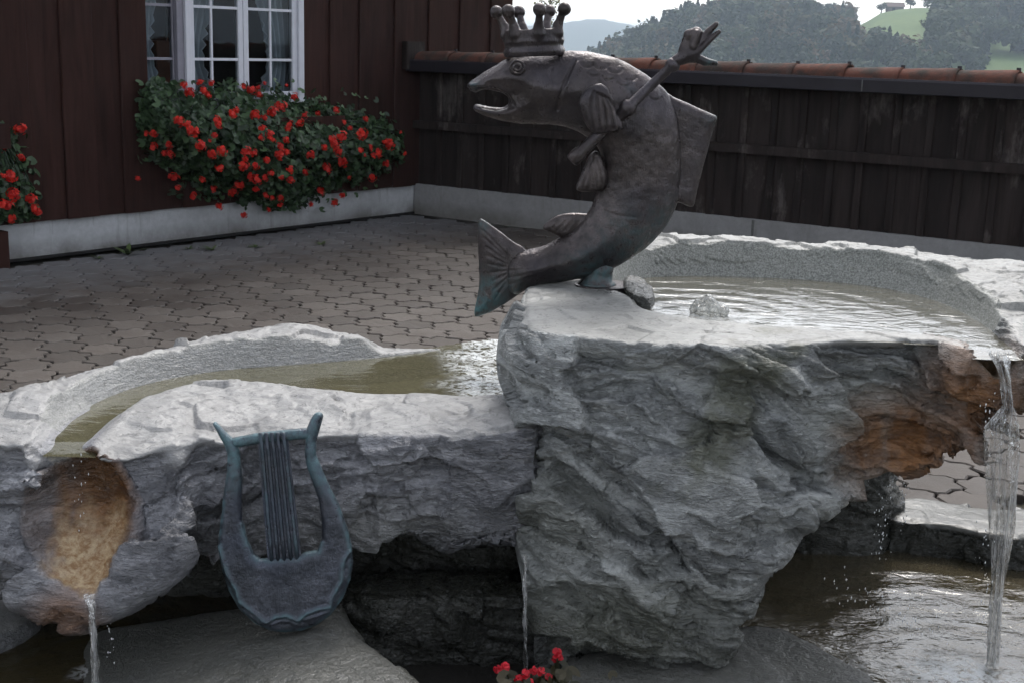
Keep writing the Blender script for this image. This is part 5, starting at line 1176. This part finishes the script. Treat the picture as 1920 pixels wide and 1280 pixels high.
# ------------------------------------------------------------------ flowers and small plants
def leaf_fan(b, c, nrm, r, rng, val):
    nrm = nrm / np.linalg.norm(nrm); u = np.cross(nrm, rng.normal(size=3)); u /= np.linalg.norm(u); v = np.cross(nrm, u)
    k = 7; a0 = rng.uniform(0, 6.28); ring = [c + r * (.85 + .25 * rng.uniform()) * (math.cos(a0 + 2 * math.pi * i / k * .92) * u + math.sin(a0 + 2 * math.pi * i / k * .92) * v) + nrm * r * .18 for i in range(k)]
    b.add([c] + ring, [(0, i + 1, (i + 1) % k + 1) for i in range(k - 1)], val)
def bloom_mesh(seed, r=.046, n=17):
    rng = np.random.default_rng(seed); b = MB()
    b.tube([(0, -.006, -r * .62), (0, -.008, -r * .35), (0, -.008, r * .35), (0, -.006, r * .62)], [r * .25, r * .6, r * .6, r * .25], 8, True, .6)
    for _ in range(n):
        d = rng.normal(size=3); d[1] = -abs(d[1]) * .7; d /= np.linalg.norm(d); c = d * r * rng.uniform(.25, 1.05); u = np.cross(d, rng.normal(size=3)); u /= np.linalg.norm(u); v = np.cross(d, u); pr = r * rng.uniform(.30, .42); val = rng.uniform()
        for k in range(5):
            a = 2 * math.pi * k / 5; q = math.cos(a) * u + math.sin(a) * v; w = -math.sin(a) * u + math.cos(a) * v; l = d * pr * .25
            b.add([c, c + q * pr * .7 + w * pr * .42 + l, c + q * pr * 1.15 + l * 1.5, c + q * pr * .7 - w * pr * .42 + l], [(0, 1, 2, 3)], val)
    me = b.mesh('bloom', False, 'rnd'); me.materials.append(MAT_PETAL); return me
BLOOMS = [bloom_mesh(40 + k, .040 + .006 * (k % 3), 17 + 3 * (k % 3)) for k in range(6)]
def geranium(label, foliage, blooms, nleaf, seed, box_px, zbox, depth=.46):
    rng = np.random.default_rng(seed)
    fo = np.array(foliage, float); c = fo.mean(0); base = atP(c[0], c[1], HP(0, 0, .22), HWN)
    root = empty('geranium_box', base, label, 'flower box', 'geranium boxes under the house windows')
    u0, u1 = house_u(box_px[0], c[1]), house_u(box_px[1], c[1])
    b = MB()
    for (o, hw) in ((.10, .012), (.32, .012)): b.box(HP((u0 + u1) / 2, zbox, o), HWD * (u1 - u0) / 2, HWN * hw, ZUP * .085, .004)
    for uu in (u0, u1): b.box(HP(uu, zbox, .21), HWD * .012, HWN * .097, ZUP * .083)
    b.box(HP((u0 + u1) / 2, zbox - .07, .21), HWD * (u1 - u0) / 2, HWN * .098, ZUP * .012); b.build('trough', MAT_WOOD, root)
    b = MB(); b.box(HP((u0 + u1) / 2, zbox + .03, .21), HWD * ((u1 - u0) / 2 - .012), HWN * .097, ZUP * .02); b.build('soil', MAT_SOIL, root)
    lv = MB(); st = MB(); lo, hi = fo.min(0), fo.max(0); n = 0
    while n < nleaf:
        x, y = rng.uniform(lo[0], hi[0]), rng.uniform(lo[1], hi[1]); s = poly_sdf(np.array([x]), np.array([y]), fo)[0]
        if s > rng.exponential(9) - 5: continue
        inner = min(1, max(0, -s / 60)); off = .10 + depth * inner * rng.uniform(.25, 1.0) ** .7
        p = atP(x, y, HP(0, 0, off), HWN); nm = HWN * .7 + ZUP * .75 + rng.normal(size=3) * .55
        leaf_fan(lv, p, nm, rng.uniform(.022, .042), rng, rng.uniform() ** 1.5); n += 1
        if n % 14 == 0:
            q = HP(np.clip(np.dot(p - HW0, HWD), u0 + .05, u1 - .05), zbox + .05, .21); mid = (p + q) / 2 + HWN * .06; st.tube([q, mid, p], [.006, .005, .003], 5, False)
    o = lv.build('foliage', MAT_LEAF, root, attr='rnd'); o['kind'] = 'stuff'
    st.build('stems', MAT_LEAF, root)
    for (x, y, s) in blooms:
        ins = poly_sdf(np.array([float(x)]), np.array([float(y)]), fo)[0]; off = .14 + depth * min(1, max(0, -ins / 60)) + rng.uniform(.0, .06)
        p = atP(x, y, HP(0, 0, off), HWN); me = BLOOMS[rng.integers(0, 6)]
        o = bpy.data.objects.new('bloom', me); COL.objects.link(o); o.parent = root; o.matrix_parent_inverse = Matrix.Translation(root.location).inverted()
        s *= 0.92; o.location = p; o.scale = (s, s, s * rng.uniform(.8, 1.1)); o.rotation_euler = (rng.normal(0, .4), rng.uniform(-.5, .5), .66 + rng.normal(0, .5))
_c1 = [(690, 600, .8), (825, 385, .7), (855, 420, .9), (900, 372, .7), (950, 378, .7), (915, 410, 1), (935, 430, .8), (1095, 395, .7), (1130, 405, .9), (1160, 395, .8), (1165, 425, .8), (1188, 375, .5), (1290, 385, .5), (1325, 435, .7), (1265, 480, 1.1), (1045, 515, 1.1), (1060, 495, .9), (1150, 520, .9), (1190, 530, .8), (1228, 508, 1.1), (970, 540, 1), (985, 560, .8), (805, 548, .9), (840, 560, 1), (865, 590, 1.1), (850, 580, .8), (1368, 517, 1), (1345, 550, .9), (1300, 560, 1), (1295, 580, .8), (1430, 512, .6), (1510, 498, 1), (1548, 550, .7), (1575, 578, .8), (1645, 537, .9), (1625, 605, 1.2), (1535, 615, 1.1), (1490, 630, 1), (1505, 650, .8), (1520, 680, .9), (1750, 650, 1.3), (1735, 640, 1), (1800, 597, .5), (1818, 692, .6), (1620, 682, .8), (1665, 665, .6), (1700, 690, .9), (1680, 700, .7), (1740, 740, .8), (1675, 798, 1), (1538, 730, 1), (1468, 757, 1), (1400, 700, .8), (1462, 662, .7), (1372, 775, .9), (1305, 765, .9), (1308, 808, .9), (1290, 685, .9), (1260, 660, .9), (1258, 690, .9), (1262, 710, .8), (1290, 628, .7), (1215, 605, .8), (1220, 630, .7), (1180, 580, .8), (1172, 620, .8), (1200, 720, .9), (1150, 745, .8), (1105, 680, .9), (1100, 715, .9), (1098, 745, .9), (1085, 760, .7), (1142, 690, .7), (998, 680, .9), (952, 695, .8), (905, 655, .9), (965, 610, .8), (942, 635, .5), (988, 762, 1.1), (910, 810, .9), (782, 800, 1.1), (755, 655, 1), (760, 695, 1.1), (740, 690, .8), (685, 662, 1), (655, 605, .6), (620, 805, .7), (800, 850, .7), (860, 880, 1), (960, 850, .8), (1080, 835, 1), (1050, 865, .9), (1160, 808, 1), (1190, 800, .9), (1125, 795, .8), (1220, 780, .8), (1265, 800, .7), (1150, 855, .7), (1195, 880, .8), (1225, 890, .7), (1265, 890, .8), (1260, 925, .7), (1440, 862, .9), (1095, 970, .7), (1210, 945, .6), (1400, 920, .7), (1505, 912, .7), (1540, 882, .6), (985, 930, .7), (1570, 800, .7), (1640, 700, .6)]
geranium('red geraniums overflowing the box below the white window', [(266, 165), (300, 152), (345, 185), (400, 172), (430, 150), (455, 170), (520, 185), (570, 195), (640, 205), (700, 222), (748, 255), (755, 285), (720, 320), (690, 335), (640, 345), (600, 362), (560, 385), (520, 395), (470, 375), (430, 368), (370, 350), (335, 325), (290, 300), (272, 262), (258, 235)], [(x / 2.4, y / 2.4, s) for x, y, s in _c1], 4600, 61, (305, 600), 0.93)
geranium('red geraniums at the far left edge of the house wall', [(-90, 230), (0, 240), (25, 265), (40, 300), (45, 350), (70, 370), (75, 400), (30, 415), (0, 418), (-90, 400)], [(2, 272, 1), (38, 243, 1), (15, 240, .5), (40, 294, .8), (20, 330, 1.2), (24, 365, 1.1), (14, 388, 1), (20, 410, .8), (58, 375, 1), (64, 392, 1), (72, 400, .8), (4, 385, .9), (-15, 300, 1), (-20, 350, 1), (-50, 320, 1), (-60, 370, 1), (6, 330, .6)], 900, 62, (-120, -22), 0.95, .3)

def weed(px, py, label, s, seed):
    rng = np.random.default_rng(seed); p = atZ(px, py, 0.0); b = MB()
    for k in range(int(rng.integers(7, 12))):
        a = rng.uniform(0, 6.28); L = s * rng.uniform(.6, 1.1); w = L * .13; d = np.array([math.cos(a), math.sin(a), 0]); sd = np.array([-d[1], d[0], 0]); up = rng.uniform(.25, .9)
        q = [p + d * L * t + ZUP * (L * up * (t - .45 * t * t)) for t in (0, .35, .7, 1)]; ww = (w * .3, w, w * .8, 0)
        vs = [x + sd * y for x, y in zip(q, ww)] + [x - sd * y for x, y in zip(q, ww)]
        b.add(vs, [(0, 1, 5, 4), (1, 2, 6, 5), (2, 3, 7, 6)], rng.uniform())
    o = b.build('weed', MAT_WEED, attr='rnd'); tag(o, label, 'weed', 'weeds in the paving by the house')
weed(240, 478, 'largest light green weed in the paving near the left wall foot', .17, 1)
weed(186, 486, 'tiny dark weed left of the largest weed by the wall', .07, 2)
weed(355, 468, 'small flat weed in the paving below the geranium box', .07, 3)
weed(398, 470, 'weed clump in the pale paving right of centre of the house wall', .10, 4)
weed(478, 465, 'small weed growing in the paving under the trailing blooms', .09, 5)
weed(602, 460, 'upright weed sprig nearest the courtyard corner', .09, 6)

def make_begonia(blooms, label, seed, cx, cy, Y):
    rng = np.random.default_rng(seed); base = atY(cx, cy, Y); base[2] = -.22; root = empty('begonia_plant', base, label, 'flower', 'begonias in the pit')
    lv = MB(); st = MB()
    for (x, y, s) in blooms:
        p = atY(x, y, Y + rng.uniform(-.03, .03)); st.tube([base + np.array([rng.normal(0, .02), rng.normal(0, .02), 0]), (p + base) / 2 + rng.normal(0, .01, 3), p], [.004, .0035, .003], 5, False)
        b = MB()
        for k in range(9):
            d = rng.normal(size=3); d[1] = -abs(d[1]); d /= np.linalg.norm(d); leaf_fan(b, p + d * s * .55, d + np.array([0, -.3, .3]), s * rng.uniform(.55, .85), rng, rng.uniform())
        b.build('bloom', MAT_PETAL_C, root, True, 'rnd')
    for _ in range(34):
        p = atY(cx + rng.normal(0, 42), cy + 25 + rng.normal(0, 20), Y + rng.normal(0, .05)); leaf_fan(lv, p, np.array([rng.normal(0, .5), -.6, .8]), rng.uniform(.014, .026), rng, rng.uniform())
    o = lv.build('foliage', MAT_LEAF_B, root, attr='rnd'); o['kind'] = 'stuff'; st.build('stems', MAT_LEAF_B, root)
make_begonia([(932, 1253, .012), (948, 1249, .014), (940, 1262, .012), (985, 1262, .015), (1000, 1256, .013), (972, 1272, .014), (1015, 1258, .013), (1028, 1268, .011), (992, 1280, .015)], 'cluster of low crimson begonias at the bottom edge of the pit', 31, 975, 1275, 3.36)
make_begonia([(1045, 1222, .014), (1041, 1234, .011), (1050, 1232, .010)], 'single tall crimson begonia bloom beside the foot of the boulder', 32, 1046, 1262, 3.40)
b = MB(); b.box((-.12, 3.42, -.30), (.38, 0, 0), (0, .42, 0), (0, 0, .085)); o = b.build('planting_soil', MAT_SOIL); tag(o, kind='structure')
strand_sheet('water_jet', [(1040, 982, 986, 3.62), (1100, 981, 988, 3.61), (1180, 981, 988, 3.60), (1262, 982, 989, 3.60)], 3.6, 'thin water trickle in the dark pit left of the tall boulder', MAT_FALL, 9, 8, .003)

# ------------------------------------------------------------------ birch beyond the wall
def make_birch():
    rng = np.random.default_rng(77); Y = 34.0; X = (1010 - 960) / FOC * Y; z0 = float(terrain_z(np.array(X), np.array(Y)))
    root = empty('birch_tree', (X, Y, z0), 'thin leaved pale birch behind the fish crown', 'tree'); b = MB()
    top = 3.9; b.tube([(X, Y, z0 - .2), (X + .1, Y, z0 + 2), (X - .05, Y, .8), (X + .05, Y, top)], [.12, .09, .05, .008], 8)
    lv = MB()
    for k in range(60):
        z = rng.uniform(-1.5, top - .2); a = rng.uniform(0, 6.28); L = rng.uniform(.35, .75) * (1 - .35 * max(0, z) / top); s = np.array([X, Y, z]); e = s + np.array([math.cos(a) * L, math.sin(a) * L, L * .55]); b.tube([s, (s + e) / 2 + (0, 0, .05), e], [.02, .012, .004], 4, False)
        for _ in range(38):
            t = rng.uniform(.25, 1.05); p = s + (e - s) * t + rng.normal(0, .07, 3) - (0, 0, .06); leaf_fan(lv, p, rng.normal(size=3), rng.uniform(.018, .034), rng, rng.uniform())
    b.build('trunk', MAT_BARK, root, True); o = lv.build('crown', MAT_BIRCH, root, attr='rnd')
make_birch()

# ------------------------------------------------------------------ haze in the valley
b = MB(); b.box((0, 1750, 3.5), (4100, 0, 0), (0, 2400, 0), (0, 0, 54.0)); hz = b.build('haze', None); tag(hz, 'thin bluish haze filling the valley air', 'haze', kind='stuff')
t = NT('valley haze'); pv = t.n('VolumePrincipled', Color=(0.72, 0.86, 1.0), Density=0.00040, Anisotropy=0.3); t.t.links.new(pv.outputs[0], t.out.inputs['Volume']); hz.data.materials.append(t.m)
